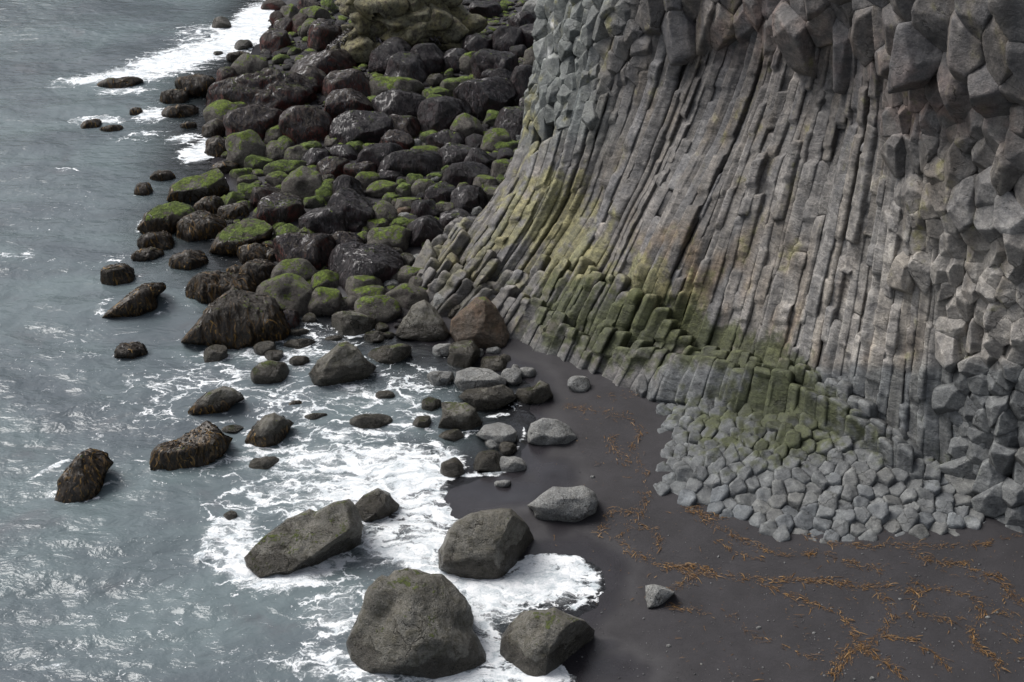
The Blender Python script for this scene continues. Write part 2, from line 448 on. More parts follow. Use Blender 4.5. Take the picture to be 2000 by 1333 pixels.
FOAM_LINES = [  # traced streaks: points, half width, density
    ([(60, 935), (100, 915), (130, 900)], 5, .7), ([(110, 965), (160, 980), (215, 945)], 4, .7), ([(480, 1110), (560, 1135), (640, 1115)], 12, 1.0),
    ([(395, 1090), (410, 1050), (440, 1020)], 10, .8), ([(840, 975), (866, 940), (870, 900), (850, 870)], 8, .9),
    ([(370, 670), (400, 690), (470, 690), (550, 680)], 5, .55), ([(300, 915), (400, 925), (460, 890)], 6, .5), ([(480, 870), (540, 880), (580, 850)], 5, .5),
    ([(80, 1300), (150, 1290), (200, 1265), (215, 1280), (180, 1300), (150, 1305)], 5, .55), ([(240, 1320), (290, 1285), (270, 1260)], 5, .5), ([(290, 1285), (350, 1280)], 4, .5),
    ([(215, 1310), (280, 1315), (300, 1290)], 4, .5), ([(430, 1150), (480, 1180), (520, 1165)], 4, .4), ([(400, 1270), (480, 1285), (560, 1270)], 4, .4),
    ([(690, 1260), (700, 1310), (800, 1322), (930, 1312)], 8, .9), ([(925, 1200), (950, 1250), (975, 1262)], 6, .8), ([(1030, 1100), (1060, 1090), (1120, 1093), (1156, 1118), (1161, 1150), (1120, 1190)], 5, 1.1),
    ([(905, 930), (960, 928), (1010, 915), (1028, 900)], 3, .9), ([(1005, 880), (1025, 850), (1020, 835)], 4, .7), ([(870, 960), (930, 948), (1000, 938)], 2.5, .75),
    ([(955, 955), (1000, 948), (1002, 940), (970, 932)], 2.5, .8), ([(700, 935), (780, 915), (850, 905)], 10, .8),
    ([(600, 760), (660, 770), (740, 755)], 5, .5), ([(640, 665), (690, 670), (740, 680)], 5, .55), ([(740, 620), (760, 640), (700, 650)], 4, .5), ([(900, 545), (930, 560)], 2, .0),
]

def px_scale(u, v):
    a, b, c = at_z(u, v), at_z(u + 1, v), at_z(u, v - 1)
    return a, b[0] - a[0], c[1] - a[1]

foam = np.zeros(len(fx))
near = (np.abs(fx) < 60) & (fy < 110) & (fy > 14)
nx, ny = fx[near], fy[near]
fo = np.zeros(len(nx))
for (u, v, ru, rv, a) in FOAM_BLOBS:
    p, sx, sy = px_scale(u, v)
    q = ((nx - p[0]) / (sx * ru)) ** 2 + ((ny - p[1]) / (sy * rv)) ** 2
    fo = np.maximum(fo, a * np.exp(-(q ** 1.3) * .75))
for pts, w, a in FOAM_LINES:
    P = np.array([at_z(u, v)[:2] for u, v in pts])
    _, sx, sy = px_scale(*pts[len(pts) // 2])
    wob = .12 * n2(nx, ny, 1.4, 41) + .05 * n2(nx, ny, 4, 42)
    d = seg_dist(nx, ny, P) + wob * .8
    fo = np.maximum(fo, a * np.exp(-(np.maximum(d, 0) / (w * (sx + sy) * .5 * 1.3)) ** 2))
ROCK_FOAM = []          # rocks standing in the sea add their own ring of foam (filled below)
# ------------------------------------------------------------------ boulders
def view_basis(u, v):
    f = ray(u, v); f = f / np.linalg.norm(f)
    r = np.cross(f, [0, 0, 1]); r /= np.linalg.norm(r)
    return r, np.cross(r, f), -f            # right, up, towards the viewer

def outline_fn(poly, c):
    P = np.array(poly, float) - np.array(c, float); P[:, 1] *= -1
    def R(th):
        best = np.zeros(th.shape)
        ct, st = np.cos(th), np.sin(th)
        for i in range(len(P)):
            a, b = P[i], P[(i + 1) % len(P)]
            e = b - a
            den = ct * e[1] - st * e[0]
            ok = np.abs(den) > 1e-9
            dn = np.where(ok, den, 1)
            r = (a[0] * e[1] - a[1] * e[0]) / dn
            q = (a[0] * st - a[1] * ct) / dn
            hit = ok & (r > 0) & (q >= -1e-6) & (q <= 1 + 1e-6)
            best = np.where(hit, np.maximum(best, r), best)
        return best
    return R

def boulder_verts(dirs, R, D, rg, sq=2.5, planes=(), nrand=7, lump=.07, dents=(), fine=.02, nscal=0, hero=False, comb=0.0, cut=(.60, .90)):
    """rounded, faceted star-shaped stone; R(theta) is its outline seen along its z axis, D its half thickness"""
    x, y, z = dirs.T
    th = np.arctan2(y, x); s = np.hypot(x, y); c = np.abs(z)
    rr = (s ** sq + c ** sq) ** (-1 / sq)
    Rt = R(th)
    P = np.stack([Rt * x * rr, Rt * y * rr, D * z * rr], 1)
    S = float(np.mean(Rt)) * .92
    for k in range(nrand):                   # worn flats
        n = rg.normal(size=3); n[2] = abs(n[2]) * 1.2 + (.9 if hero else .25)
        n /= np.linalg.norm(n)
        sup = (P @ n).max() * (1.12 if hero else 1)
        planes = list(planes) + [(n, sup * rg.uniform(*cut), .85)]
    for n, d, k in planes:
        e = P @ n - d
        w = .028 * S
        e2 = np.where(e > -w, (e + w) ** 2 / (4 * w), 0); e2 = np.where(e > w, e, e2)
        P = P - n[None] * (e2 * k)[:, None]
    for k in range(nscal):                   # scallops worn by the surf
        q = P[rg.integers(len(P))]; dd = np.linalg.norm(P - q, axis=1) / (S * rg.uniform(.22, .5))
        P = P - dirs * (np.exp(-dd ** 2) * S * rg.uniform(.03, .11))[:, None]
    for q, r, dep in dents:
        dd = np.linalg.norm(P - q, axis=1) / r
        P = P - dirs * (np.exp(-dd ** 2) * dep)[:, None]
    o = rg.uniform(0, 900, 3)
    Q = P / S
    f1 = noise(Q * 1.15 + o, 61) * lump * 1.3 + noise(Q * 2.6 + o, 62) * lump * .55
    f2 = fbm(Q * 6 + o, 3, 63) * fine
    ridge = (1 - np.abs(noise(Q * 3.1 + o, 66)) * 2) * fine * .7
    if comb: f2 = f2 + comb * noise(Q * np.array([5.5, 1.3, 5.5]) + o, 67) + comb * .5 * noise(Q * np.array([11, 2.2, 11]) + o, 68)
    edge = .35 + .65 * c                     # keep the traced outline
    return P + dirs * (S * (f1 * edge + f2 + ridge))[:, None]

def star_rock(name, cx, cy, w, h, typ, poly=None, planes=(), dents=(), seed=0, sub=4, ext=0.0, sq=None, nrand=None, lump=None, fine=None, thick=None, sink=.02):
    rg = np.random.default_rng(1000 + seed)
    vb = cy + h / 2 + ext * h
    if ext: cy, h = cy + ext * h / 2, h * (1 + ext)
    g, gz0 = on_ground(cx, vb)
    base_z = max(gz0, 0.0)
    t = (g - CAM) @ FW
    m = t / FPX                                          # metres per picture point at that depth
    D = (thick if thick else rg.uniform(.8, 1.0)) * math.sqrt(w * h) / 2 * m * (1.15 if w > h else .9)
    foff = .5 if poly is not None else .72
    t = t + foff * D                                      # the foot seen is the front one; the middle lies further back
    m = t / FPX * (.96 if poly is not None else 1)
    C = CAM + ray(cx, cy) * t
    r_, u_, b_ = view_basis(cx, cy)
    if poly is not None:
        f = outline_fn(poly, (cx, cy))
        R = lambda th: np.maximum(f(th), 2) * m
    else:
        a, b = w / 2 * m, h / 2 * m
        e = rg.uniform(2.0, 2.7); ph = rg.uniform(0, 6.28, 3); am = rg.uniform(0, .06, 3); tl = rg.uniform(-.22, .22)
        def R(th):
            q = th
            r = (np.abs(np.cos(q) / a) ** e + np.abs(np.sin(q) / b) ** e) ** (-1 / e)
            return r * (1 + am[0] * np.cos(2 * th + ph[0]) + am[1] * np.cos(3 * th + ph[1]) + am[2] * np.cos(5 * th + ph[2]))
    R0 = R
    R = lambda th: R0(th) * (1 + (.27 if poly is not None else .42) * np.clip(-np.sin(th), 0, 1))     # the foot goes on below the ground
    dirs, Fc = ico(sub)
    pl = []
    for n, (pu, pv, pz), k in planes:
        n = np.array(n, float); n /= np.linalg.norm(n)
        pt = np.array([(pu - cx) * m, -(pv - cy) * m, pz * D])
        pl.append((n, float(n @ pt), k))
    dn = [(np.array([(pu - cx) * m, -(pv - cy) * m, pz * D]), pr * m, pd * m) for (pu, pv, pz, pr, pd) in dents]
    hero = poly is not None
    V = boulder_verts(dirs, R, D, rg, sq or (2.8 if hero else rg.uniform(2.15, 2.7)), pl, nrand if nrand is not None else (5 if hero else 12),
                      lump if lump is not None else (.065 if hero else .08), dn, fine if fine is not None else .02, 9 if w > 44 else 3, hero, .075 if typ in ('K', 'KG') else 0.0, (.50, .86) if typ in 'DRW' and not hero else (.62, .90))
    W = V[:, :1] * r_ + V[:, 1:2] * u_ + V[:, 2:] * b_ + C
    loc = np.array([C[0], C[1], base_z - sink])
    o = link(name, mesh(name, W - loc, Fc), MAT[typ], None, loc)
    return o, W, Fc, dict(px=(cx, cy, w, h), typ=typ, C=C, base=base_z, m=m, r=w / 2 * m)

# --- seaweed ribbons that follow a rock's surface downhill
def weed(parent, W, Fc, loc, n, length, width, mat, seg=7, zmin=-.06, lo=0.0, hi=1.0, seed=0, lift=.012, name='seaweed', rbias=0.0, nzmin=-.3, facing=True):
    rg = np.random.default_rng(5000 + seed)
    tree = BVHTree.FromPolygons([tuple(p) for p in W], Fc.tolist())
    tri = W[Fc]
    ar = np.linalg.norm(np.cross(tri[:, 1] - tri[:, 0], tri[:, 2] - tri[:, 0]), axis=1)
    nr = np.cross(tri[:, 1] - tri[:, 0], tri[:, 2] - tri[:, 0]) / (ar[:, None] + 1e-12)
    cen = tri.mean(1)
    zt, zb = W[:, 2].max(), max(W[:, 2].min(), 0)
    hrel = (cen[:, 2] - zb) / (zt - zb + 1e-6)
    vis = nr @ ((CAM - cen.mean(0)) / np.linalg.norm(CAM - cen.mean(0))) > -.35 if facing else np.ones(len(nr), bool)
    pr = ar * (hrel > lo) * (hrel < hi) * (nr[:, 2] > nzmin) * vis
    if pr.sum() <= 0: return None
    pick = rg.choice(len(Fc), n, p=pr / pr.sum())
    Vs, Fs, rn = [], [], []
    k = 0
    for fi in pick:
        lf = lift * rg.uniform(.6, 2.2); rise = rg.uniform(0, .4); p = Vector(cen[fi]); L = length * rg.uniform(.5, 1.5); w = width * rg.uniform(.6, 1.4)
        step = L / seg
        jit = Vector(rg.normal(size=3)) * .45
        pts = []
        for q in range(seg + 1):
            hit = tree.find_nearest(p)
            if hit[0] is None: break
            nn = hit[1]
            if nn.dot(hit[0] - Vector(W.mean(0))) < 0: nn = -nn
            base = hit[0] + nn * (lf * (.6 + .4 * math.sin(q * 1.3 + lf * 900)))
            d = Vector((0, 0, -1)) + jit
            d = d - nn * d.dot(nn)
            if d.length < 1e-4: break
            d.normalize()
            side = d.cross(nn)
            tw = w * (1 - .75 * (q / seg) ** 2) * .5
            pts.append((base + side * tw + nn * rise * tw * 2, base - side * tw))
            p = base + d * step
            jit = jit * .75 + Vector(rg.normal(size=3)) * .15
            if p.z < zmin: break
        if len(pts) < 3: continue
        r0 = min(1, max(0, rg.beta(1.3, 1.9) + rbias))
        for q, (a, b) in enumerate(pts):
            Vs += [a[:], b[:]]; rn += [min(1, r0 + .12 * q / seg)] * 2
            if q: Fs.append((k + 2 * q - 2, k + 2 * q - 1, k + 2 * q + 1, k + 2 * q))
        k += 2 * len(pts)
    if not Fs: return None
    o = link(name, mesh(name, np.array(Vs) - loc, np.array(Fs), {'rnd': np.array(rn)}), MAT[mat], parent)
    return o

ROCKS = []
HEROES = [  # type, subdivision, outline, planes, dents, extra, label
 ('W', 6, [(680,1245),(690,1200),(705,1160),(718,1140),(748,1118),(760,1124),(775,1110),(800,1106),(840,1120),(870,1125),(900,1155),(925,1190),(930,1210),(918,1235),(928,1260),(938,1290),(920,1305),(840,1310),(780,1300),(720,1295),(695,1275)],
  [((.1,.75,.65),(790,1150,.72),.75),((.35,-.45,.8),(860,1260,.8),.8),((-.5,-.1,.85),(735,1230,.72),.7),((.8,.15,.55),(890,1190,.62),.7)], [(757,1185,.72,30,22),(735,1215,.7,24,10),(905,1230,.5,24,14),(800,1230,.85,40,10)], {}, 'huge lumpy grey boulder in white foam, lowest and largest in the picture'),
 ('W', 6, [(856,1075),(870,1040),(885,1020),(920,1000),(945,995),(985,990),(1000,992),(1030,1020),(1060,1050),(1068,1060),(1045,1075),(1015,1105),(985,1130),(950,1133),(900,1125),(865,1105)],
  [((.85,-.25,.42),(985,1045,.80),.95),((-.45,.3,.85),(910,1040,.75),.75),((-.1,-.75,.6),(930,1100,.7),.7)], [(990,1065,.75,26,14),(880,1080,.6,14,9)], {}, 'big grey boulder with dark mossy ridge where foam meets the black sand'),
 ('W', 6, [(976,1245),(990,1220),(1020,1195),(1065,1190),(1082,1181),(1110,1195),(1140,1210),(1165,1230),(1172,1262),(1150,1280),(1120,1290),(1085,1310),(1030,1312),(985,1290)],
  [((.75,-.45,.45),(1098,1250,.78),.95),((-.2,.6,.78),(1050,1210,.75),.75),((-.35,-.35,.85),(1020,1265,.8),.8)], [(1010,1240,.75,24,10),(1050,1225,.8,16,8)], {}, 'smooth brown-grey boulder with a split face on the sand by the lowest foam'),
 ('W', 6, [(480,1075),(510,1040),(560,1005),(610,993),(622,1002),(660,985),(690,982),(705,1000),(715,1040),(700,1075),(670,1085),(630,1090),(620,1112),(590,1118),(540,1108),(510,1112),(485,1090)],
  [((.42,-.80,.42),(668,1058,.72),1.0),((-.25,.25,.95),(600,1045,.62),.95),((.8,.1,.5),(702,1020,.5),.8)], [(610,1008,.55,18,9),(560,1060,.6,12,6)], dict(sq=3.2, nrand=2), 'large slab-like grey boulder tilted in the surf with a black underside'),
 ('W', 5, [(690,985),(710,965),(740,952),(765,965),(780,990),(770,1003),(740,1010),(712,1015)], [((.7,-.4,.6),(758,990,.7),.8)], [], {}, 'rounded grey boulder behind the tilted slab, ringed by foam'),
 ('P', 5, [(1028,990),(1050,968),(1080,950),(1140,947),(1165,960),(1174,980),(1160,1000),(1120,1015),(1070,1020),(1050,1010),(1045,1000)],
  [((-.1,-.75,.6),(1100,1003,.75),.8),((0,.8,.6),(1100,965,.7),.8)], [(1135,975,.8,16,8)], dict(typ2='W'), 'flat pale grey pitted boulder half buried in black sand, with a hollow on top'),
 ('P', 5, [(1030,845),(1035,828),(1060,816),(1090,820),(1115,832),(1128,855),(1110,868),(1060,868),(1035,865)], [((0,-.7,.7),(1080,858,.8),.7)], [(1068,838,.85,13,5)], {}, 'smooth pale rounded boulder alone on black sand at the water edge'),
 ('K', 5, [(296,910),(297,870),(310,860),(350,855),(385,840),(410,826),(425,835),(440,855),(458,868),(440,885),(425,895),(390,910),(360,918),(310,915)],
  [((-.1,.75,.65),(340,868,.6),.8),((-.15,-.5,.8),(350,890,.75),.8),((.7,-.2,.6),(430,870,.6),.7)], [], dict(sq=3), 'long saddle-shaped boulder hung with brown kelp, rising to a hump'),
 ('W', 5, [(480,855),(495,830),(520,810),(540,806),(560,820),(576,832),(555,850),(540,865),(515,870),(490,866)], [((.7,-.3,.6),(545,840,.7),.8)], [], dict(kelp=(540, 845)), 'grey boulder with kelp draped over its shoulder, right of the saddle-shaped one'),
 ('K', 5, [(107,965),(115,945),(112,930),(140,905),(165,885),(185,878),(200,885),(215,895),(213,905),(222,915),(205,930),(190,950),(175,968),(150,975),(130,970)], [], [], {}, 'lone shaggy kelp-covered rock furthest out in the open water'),
 ('W', 5, [(368,797),(385,780),(405,765),(440,755),(460,762),(475,778),(478,785),(450,795),(430,810),(400,816),(380,808)], [((0,-.8,.6),(430,795,.6),.8)], [], dict(kelp=(430, 805)), 'low sloping grey rock with kelp under its edge, in streaky foam'),
 ('W', 6, [(603,725),(620,700),(645,685),(665,668),(680,665),(700,680),(715,700),(735,722),(715,735),(690,748),(650,756),(615,745)],
  [((.55,-.25,.8),(690,715,.75),.75),((-.5,.3,.8),(640,700,.75),.75)], [], {}, 'pointed wet grey boulder with mossy crest standing in streaming foam'),
 ('K', 6, [(358,655),(380,630),(400,600),(440,575),(460,560),(500,575),(540,590),(550,620),(556,655),(545,668),(500,675),(440,672),(390,660)],
  [((.15,.72,.68),(490,600,.75),.85),((.1,-.55,.8),(470,655,.85),.8)], [], dict(bald=(490, 605)), 'huge boulder with bald grey crown and long fringe of brown kelp'),
 ('K', 5, [(200,610),(230,590),(260,570),(285,556),(325,560),(328,570),(305,585),(300,605),(270,615),(235,612)], [], [], {}, 'kelp-buried rock like a combed mane, off the huge kelp-fringed boulder'),
 ('B', 6, [(880,650),(878,625),(905,600),(930,580),(950,580),(970,600),(985,625),(992,655),(980,675),(950,680),(905,675)],
  [((-.55,.25,.8),(905,615,.75),.85),((.6,.2,.75),(960,620,.7),.8),((-.1,-.7,.7),(920,660,.8),.7)], [], dict(sq=3), 'rusty brown boulder with green moss on its right, at the cliff foot'),
 ('W', 5, [(774,650),(785,620),(805,595),(830,585),(850,600),(865,625),(875,655),(865,665),(820,664),(785,660)], [((-.2,-.2,.95),(815,635,.85),.8)], [], {}, 'tall conical grey-brown boulder left of the rusty brown one'),
 ('P', 5, [(1258,1146),(1275,1142),(1300,1146),(1320,1155),(1306,1168),(1288,1181),(1270,1187),(1261,1172)], [((-.6,.1,.8),(1275,1160,.6),.8)], [], dict(sq=3.0, thick=1.0), 'small pale wedge-shaped stone poking from the open black sand among orange kelp'),
 ('W', 5, [(1004,780),(1010,760),(1040,755),(1055,742),(1073,750),(1081,772),(1060,785),(1020,788)], [], [(1035,752,.5,12,6)], {}, 'boot-shaped dark boulder on the sand beside a tide pool'),
 ('W', 5, [(892,775),(910,760),(960,755),(985,750),(1003,762),(1010,780),(990,790),(960,800),(940,803),(920,790)], [((.3,-.6,.7),(975,780,.7),.9),((-.2,.7,.7),(930,765,.6),.8)], [], dict(sq=3), 'angular dark slab with a slanted ridge, below the flat pale rough slab'),
 ('P', 5, [(886,745),(890,725),(920,716),(960,722),(990,742),(985,755),(950,757),(905,765)], [((0,.8,.6),(935,735,.5),.9)], [], dict(sq=3), 'flat pale rough slab in shallow water above the angular dark slab'),
 ('W', 5, [(861,785),(890,782),(910,784),(930,800),(941,825),(930,840),(880,842),(858,835),(862,810)], [((-.1,.7,.7),(895,795,.65),.9),((0,-.4,.9),(900,825,.85),.8)], [], dict(sq=3.2), 'squarish dark boulder with a flat mossy top at the stream of foam'),
 ('P', 5, [(928,850),(945,830),(975,823),(1000,830),(1013,845),(1005,862),(985,870),(955,862)], [((0,.85,.5),(970,840,.4),.9)], [], dict(sq=3), 'flat pitted pale rock capped with black sand at the waterline'),
 ('M', 5, [(329,385),(332,360),(360,345),(400,340),(430,330),(440,345),(446,375),(410,390),(370,395),(340,393)], [((-.1,.7,.7),(380,358,.6),.9),((.1,-.3,.9),(380,382,.8),.8)], [], dict(sq=3.2, kelp=(380, 385)), 'angular flat-topped mossy boulder at the sea edge'),
 ('K', 5, [(270,440),(285,415),(310,400),(345,394),(375,405),(388,425),(370,440),(330,450),(290,455)], [], [], dict(crown='KG'), 'kelp-skirted boulder with a green crest, left end of the boulder field'),
 ('K', 5, [(411,485),(425,455),(450,435),(490,427),(520,435),(536,450),(525,470),(490,480),(470,495),(435,492)], [((0,.75,.66),(475,452,.5),.9)], [], dict(crown='KG'), 'flat boulder with bright green top and kelp skirt beside open water'),
]
# cx, cy, w, h, kind, optional label
STONES = [
 (432,46,36,26,'W'),(476,88,38,22,'W'),(540,78,60,42,'R'),(466,112,50,20,'K'),(490,130,66,48,'M'),(443,150,42,38,'R'),(549,115,40,17,'G'),
 (383,168,74,44,'K'),(338,190,60,28,'K'),(230,163,92,22,'K','low kelp-matted reef rock awash in the long breaking line of foam'),
 (350,218,78,24,'K'),(266,218,24,14,'K'),(180,242,44,17,'K','dark kelp tuft awash, outermost rock in the upper sea'),(217,252,46,14,'K'),
 (518,180,196,72,'R','largest maroon rock, broad and shaggy with dark algae, upper shore'),
 (445,217,92,40,'M'),(500,243,112,66,'R'),(420,250,48,38,'K'),
 (596,243,90,68,'R','blocky maroon boulder with pale streaks and a green foot'),(425,286,48,38,'K'),(480,290,74,62,'M'),(640,122,116,52,'R'),(604,156,60,54,'R'),
 (676,168,88,58,'R'),(684,203,84,64,'R'),(728,199,30,24,'G'),(707,252,114,68,'D'),(778,252,88,50,'R'),
 (779,207,102,56,'D'),(866,226,98,68,'D'),(946,192,118,74,'D','biggest black weed-coated boulder near the upper left edge of the cliff'),(910,249,56,48,'M'),
 (966,231,52,32,'G','lime green moss-smothered boulder close to the cliff edge'),(1004,240,86,62,'D'),(1025,167,62,78,'D'),(977,152,68,34,'D'),(965,130,98,64,'D'),
 (916,123,42,38,'M'),(892,117,50,44,'D'),(934,86,60,46,'D'),(991,78,66,50,'D'),(1013,102,38,26,'D'),(1044,112,42,42,'M'),(1042,72,68,46,'D'),
 (947,18,56,34,'D'),(770,110,84,62,'D'),(839,117,68,60,'D'),(794,136,80,64,'D'),(771,172,98,40,'M'),(851,157,36,26,'W'),(894,167,70,34,'G'),(853,182,66,22,'G'),
 (849,194,40,20,'G'),(877,143,18,20,'G'),(841,266,46,22,'G'),(814,282,26,20,'P'),(873,276,80,38,'D'),(927,277,40,28,'D'),(969,274,52,42,'M'),(1009,272,46,22,'P'),
 (988,286,54,28,'G'),(895,300,72,50,'D'),(934,311,72,40,'D'),(984,303,34,26,'D'),(747,308,84,52,'D'),
 (808,320,120,50,'D','long low black boulder lying across the middle of the boulder field'),(831,297,58,24,'M'),(772,278,72,40,'R'),(543,292,50,36,'M'),(606,288,46,26,'G'),(580,301,46,30,'M'),
 (618,311,52,38,'D'),(655,328,70,40,'R'),(670,302,58,34,'D'),(693,288,40,26,'G'),(706,334,68,36,'R'),(504,317,58,32,'G'),(561,328,94,30,'G'),
 (592,358,74,64,'M','upright round boulder, half green moss and half dark'),(542,350,44,28,'M'),(641,351,32,20,'W'),(637,373,46,36,'G'),
 (615,394,60,22,'G','low lime green moss-capped stone below the upright round boulder'),(680,370,62,52,'D'),(690,410,90,76,'D','big lumpy black boulder right of the low lime green stone'),(716,352,50,30,'M'),(766,344,60,22,'D'),(785,356,24,12,'G'),
 (810,350,36,22,'G'),(849,346,34,18,'G'),(908,341,104,44,'D'),(874,333,24,20,'G'),(979,334,44,42,'M'),(948,357,44,32,'M'),(980,353,26,24,'G'),
 (962,377,38,26,'D'),(1016,300,32,20,'G'),(1012,316,36,22,'G'),(918,388,66,50,'D','triangular black boulder at the top of the cliff ledge'),(864,378,62,36,'D'),(828,367,50,32,'M'),
 (791,371,34,28,'G'),(747,368,58,30,'M'),(764,389,42,18,'G'),(749,417,46,46,'M'),(794,397,52,26,'M'),(833,408,60,34,'D'),(789,412,30,16,'B'),(790,422,30,14,'P'),
 (784,436,40,22,'G'),(738,437,44,28,'M'),(828,447,72,66,'D','round black boulder nestled against the lower cliff ledge'),(891,428,60,40,'D'),(864,406,44,22,'M'),(965,379,46,28,'M'),(932,412,22,18,'P'),
 (763,468,84,52,'M'),(713,513,134,84,'D','broad black boulder, largest one above the row of grey mossy stones'),(793,509,34,34,'W'),(815,506,24,20,'P'),(806,538,58,34,'M'),(821,559,56,38,'M'),
 (709,560,76,44,'M'),(718,578,68,40,'M'),(764,556,32,20,'P'),(802,581,86,48,'M'),(735,602,80,52,'M'),(870,590,48,44,'P','pale wedge stone just behind the rusty brown boulder'),
 (891,610,36,30,'W'),(862,610,22,20,'W'),(970,600,36,44,'M'),(685,631,100,58,'W'),(637,587,62,48,'M'),(557,574,98,72,'M','rounded mossy boulder touching the huge kelp-fringed one'),(576,532,82,50,'M'),
 (636,547,56,36,'M'),(594,493,124,78,'R','broad brown-black boulder, blunt and furry, below the lumpy black one'),(678,478,58,48,'R'),(708,464,28,24,'M'),
 (635,431,92,60,'D'),(549,408,84,60,'R'),(522,383,80,40,'R'),(487,373,54,34,'G'),(460,390,46,34,'G'),(394,442,90,56,'K'),(408,403,58,36,'K'),(547,443,34,18,'G'),
 (561,457,58,36,'G'),(455,414,56,36,'K'),(440,328,60,24,'K'),(473,338,50,18,'G'),(484,351,40,18,'M'),(498,496,70,40,'K'),(504,534,84,50,'K'),(527,481,30,22,'R'),
 (425,563,132,64,'K','long kelp-draped rock joined to the back of the huge fringed boulder'),(567,622,42,34,'R'),(603,621,30,22,'W'),(585,672,64,20,'W'),(518,682,50,30,'W'),(421,692,52,36,'W'),(537,696,46,26,'W'),
 (532,730,80,52,'W','grey boulder streaked with kelp left of the pointed wet boulder'),(584,706,42,22,'W'),(762,694,98,42,'W'),(732,659,44,26,'W'),(654,661,38,12,'W'),(581,650,50,14,'W'),
 (454,838,52,16,'W'),(618,813,50,12,'W'),(577,789,32,10,'K'),(724,825,88,34,'W'),(751,772,38,18,'W'),(842,790,38,28,'W'),(826,826,42,30,'W'),
 (516,906,64,30,'W'),(883,852,56,28,'W'),(860,739,52,30,'P'),(907,690,68,64,'W','steep brown boulder directly below the rusty brown one'),(966,711,58,32,'W'),(999,735,40,34,'P'),(966,685,32,14,'P'),
 (866,684,44,26,'P'),(1030,728,36,22,'P'),(1006,719,16,14,'P'),(1131,751,48,34,'P','small pale egg-shaped stone on black sand under the columns'),(965,866,40,22,'P'),(991,877,38,28,'W'),(955,903,62,46,'W'),(996,906,62,32,'P'),
 (884,912,44,46,'W','stubby grey rock at the edge of the main sheet of foam'),(982,945,40,14,'P'),
 (534,8,46,20,'R'),(566,26,38,30,'M'),(600,14,54,30,'R'),(614,30,54,34,'M'),(541,36,26,24,'R'),(558,52,42,30,'R'),(612,54,44,40,'M'),(588,46,32,34,'R'),(637,66,64,60,'R','tall maroon boulder leaning on the left foot of the ochre outcrop'),
 (642,12,32,30,'G'),(598,80,20,16,'G'),(983,14,20,20,'G'),(716,152,30,14,'W'),(281,370,34,26,'K'),(320,343,50,20,'K'),
 (307,470,70,34,'K'),(289,496,60,22,'K'),(366,507,72,36,'K','small tent-shaped kelp rock standing alone in calm water'),(232,534,66,38,'K','ragged kelp rock second furthest from the boulders, above the combed mane rock'),(255,685,62,30,'K'),
 (461,530,36,26,'K'),(368,245,36,12,'K'),(450,1008,26,20,'W'),(1048,24,56,56,'P','pale slab with an ochre edge wedged beside the top of the cliff'),
 (1020,45,50,40,'D'),(575,100,30,14,'G'),(655,275,40,24,'M'),
 (540,262,40,30,'M'),(725,290,34,20,'M'),(560,275,36,20,'G'),(1035,205,40,40,'D'),(700,440,40,26,'D'),(600,455,40,24,'M'),
 (475,405,40,24,'M'),(515,415,36,24,'M'),(770,500,40,30,'W'),(780,540,34,24,'M'),(660,590,40,26,'M'),(690,590,30,22,'M'),
 (530,500,36,26,'K'),(550,480,30,20,'M'),(930,690,30,20,'P'),(985,700,26,16,'W'),(590,60,24,18,'G'),(520,100,24,12,'W'),(425,105,26,10,'W'),
 (745,640,30,20,'W'),(760,655,26,14,'W'),(850,350,24,14,'P'),(905,365,26,16,'M'),
]
PLAIN = {'R': 'maroon algae-stained', 'D': 'black weed-coated', 'G': 'green moss-covered', 'M': 'brown part-mossy', 'K': 'kelp-matted', 'W': 'wet dark grey', 'P': 'pale grey', 'B': 'rusty brown'}
GROUPS = {'R': 'boulders of the upper shore', 'D': 'boulders of the upper shore', 'G': 'mossy stones of the boulder field', 'M': 'mossy stones of the boulder field',
          'K': 'kelp-covered rocks at the sea edge', 'W': 'bare wet rocks in the surf', 'P': 'pale dry stones by the sand', 'B': 'mossy stones of the boulder field'}

weed_seed = 0
for i, (typ, sub, poly, planes, dents, ex, label) in enumerate(HEROES):
    A = np.array(poly); lo, hi = A.min(0), A.max(0)
    cx, cy = (lo + hi) / 2; w, h = hi - lo
    ex = dict(ex); kelp = ex.pop('kelp', None); bald = ex.pop('bald', None); crown = ex.pop('crown', None); ex.pop('typ2', None)
    o, W, Fc, info = star_rock('boulder', cx, cy, w, h, crown or typ, poly, planes, dents, i, sub, **ex)
    loc = np.array(o.location)
    tag(o, label, 'boulder', GROUPS[typ])
    info.update(o=o, label=label, typ=typ); ROCKS.append(info)
    if typ == 'K':
        n = int(np.clip(w * h / 11, 150, 900))
        Wv = W
        if bald or crown:
            pass
        weed(o, W, Fc, loc, int(n * 1.3), .75 if w > 100 else .6, .036, 'kelp', 9, hi=.62 if (bald or crown) else .97, seed=weed_seed, rbias=-.05); weed_seed += 1
        if bald: weed(o, W, Fc, loc, 260, .3, .03, 'kelp', 5, lo=.55, seed=weed_seed, rbias=-.15, nzmin=.2); weed_seed += 1
    if kelp:
        p = kelp
        weed(o, W, Fc, loc, 200, .55, .034, 'kelp', 8, hi=.55, seed=weed_seed); weed_seed += 1
    if info['base'] <= .01 and typ in 'WK':
        ROCK_FOAM.append((info['C'][0], info['C'][1], info['r'], .5))

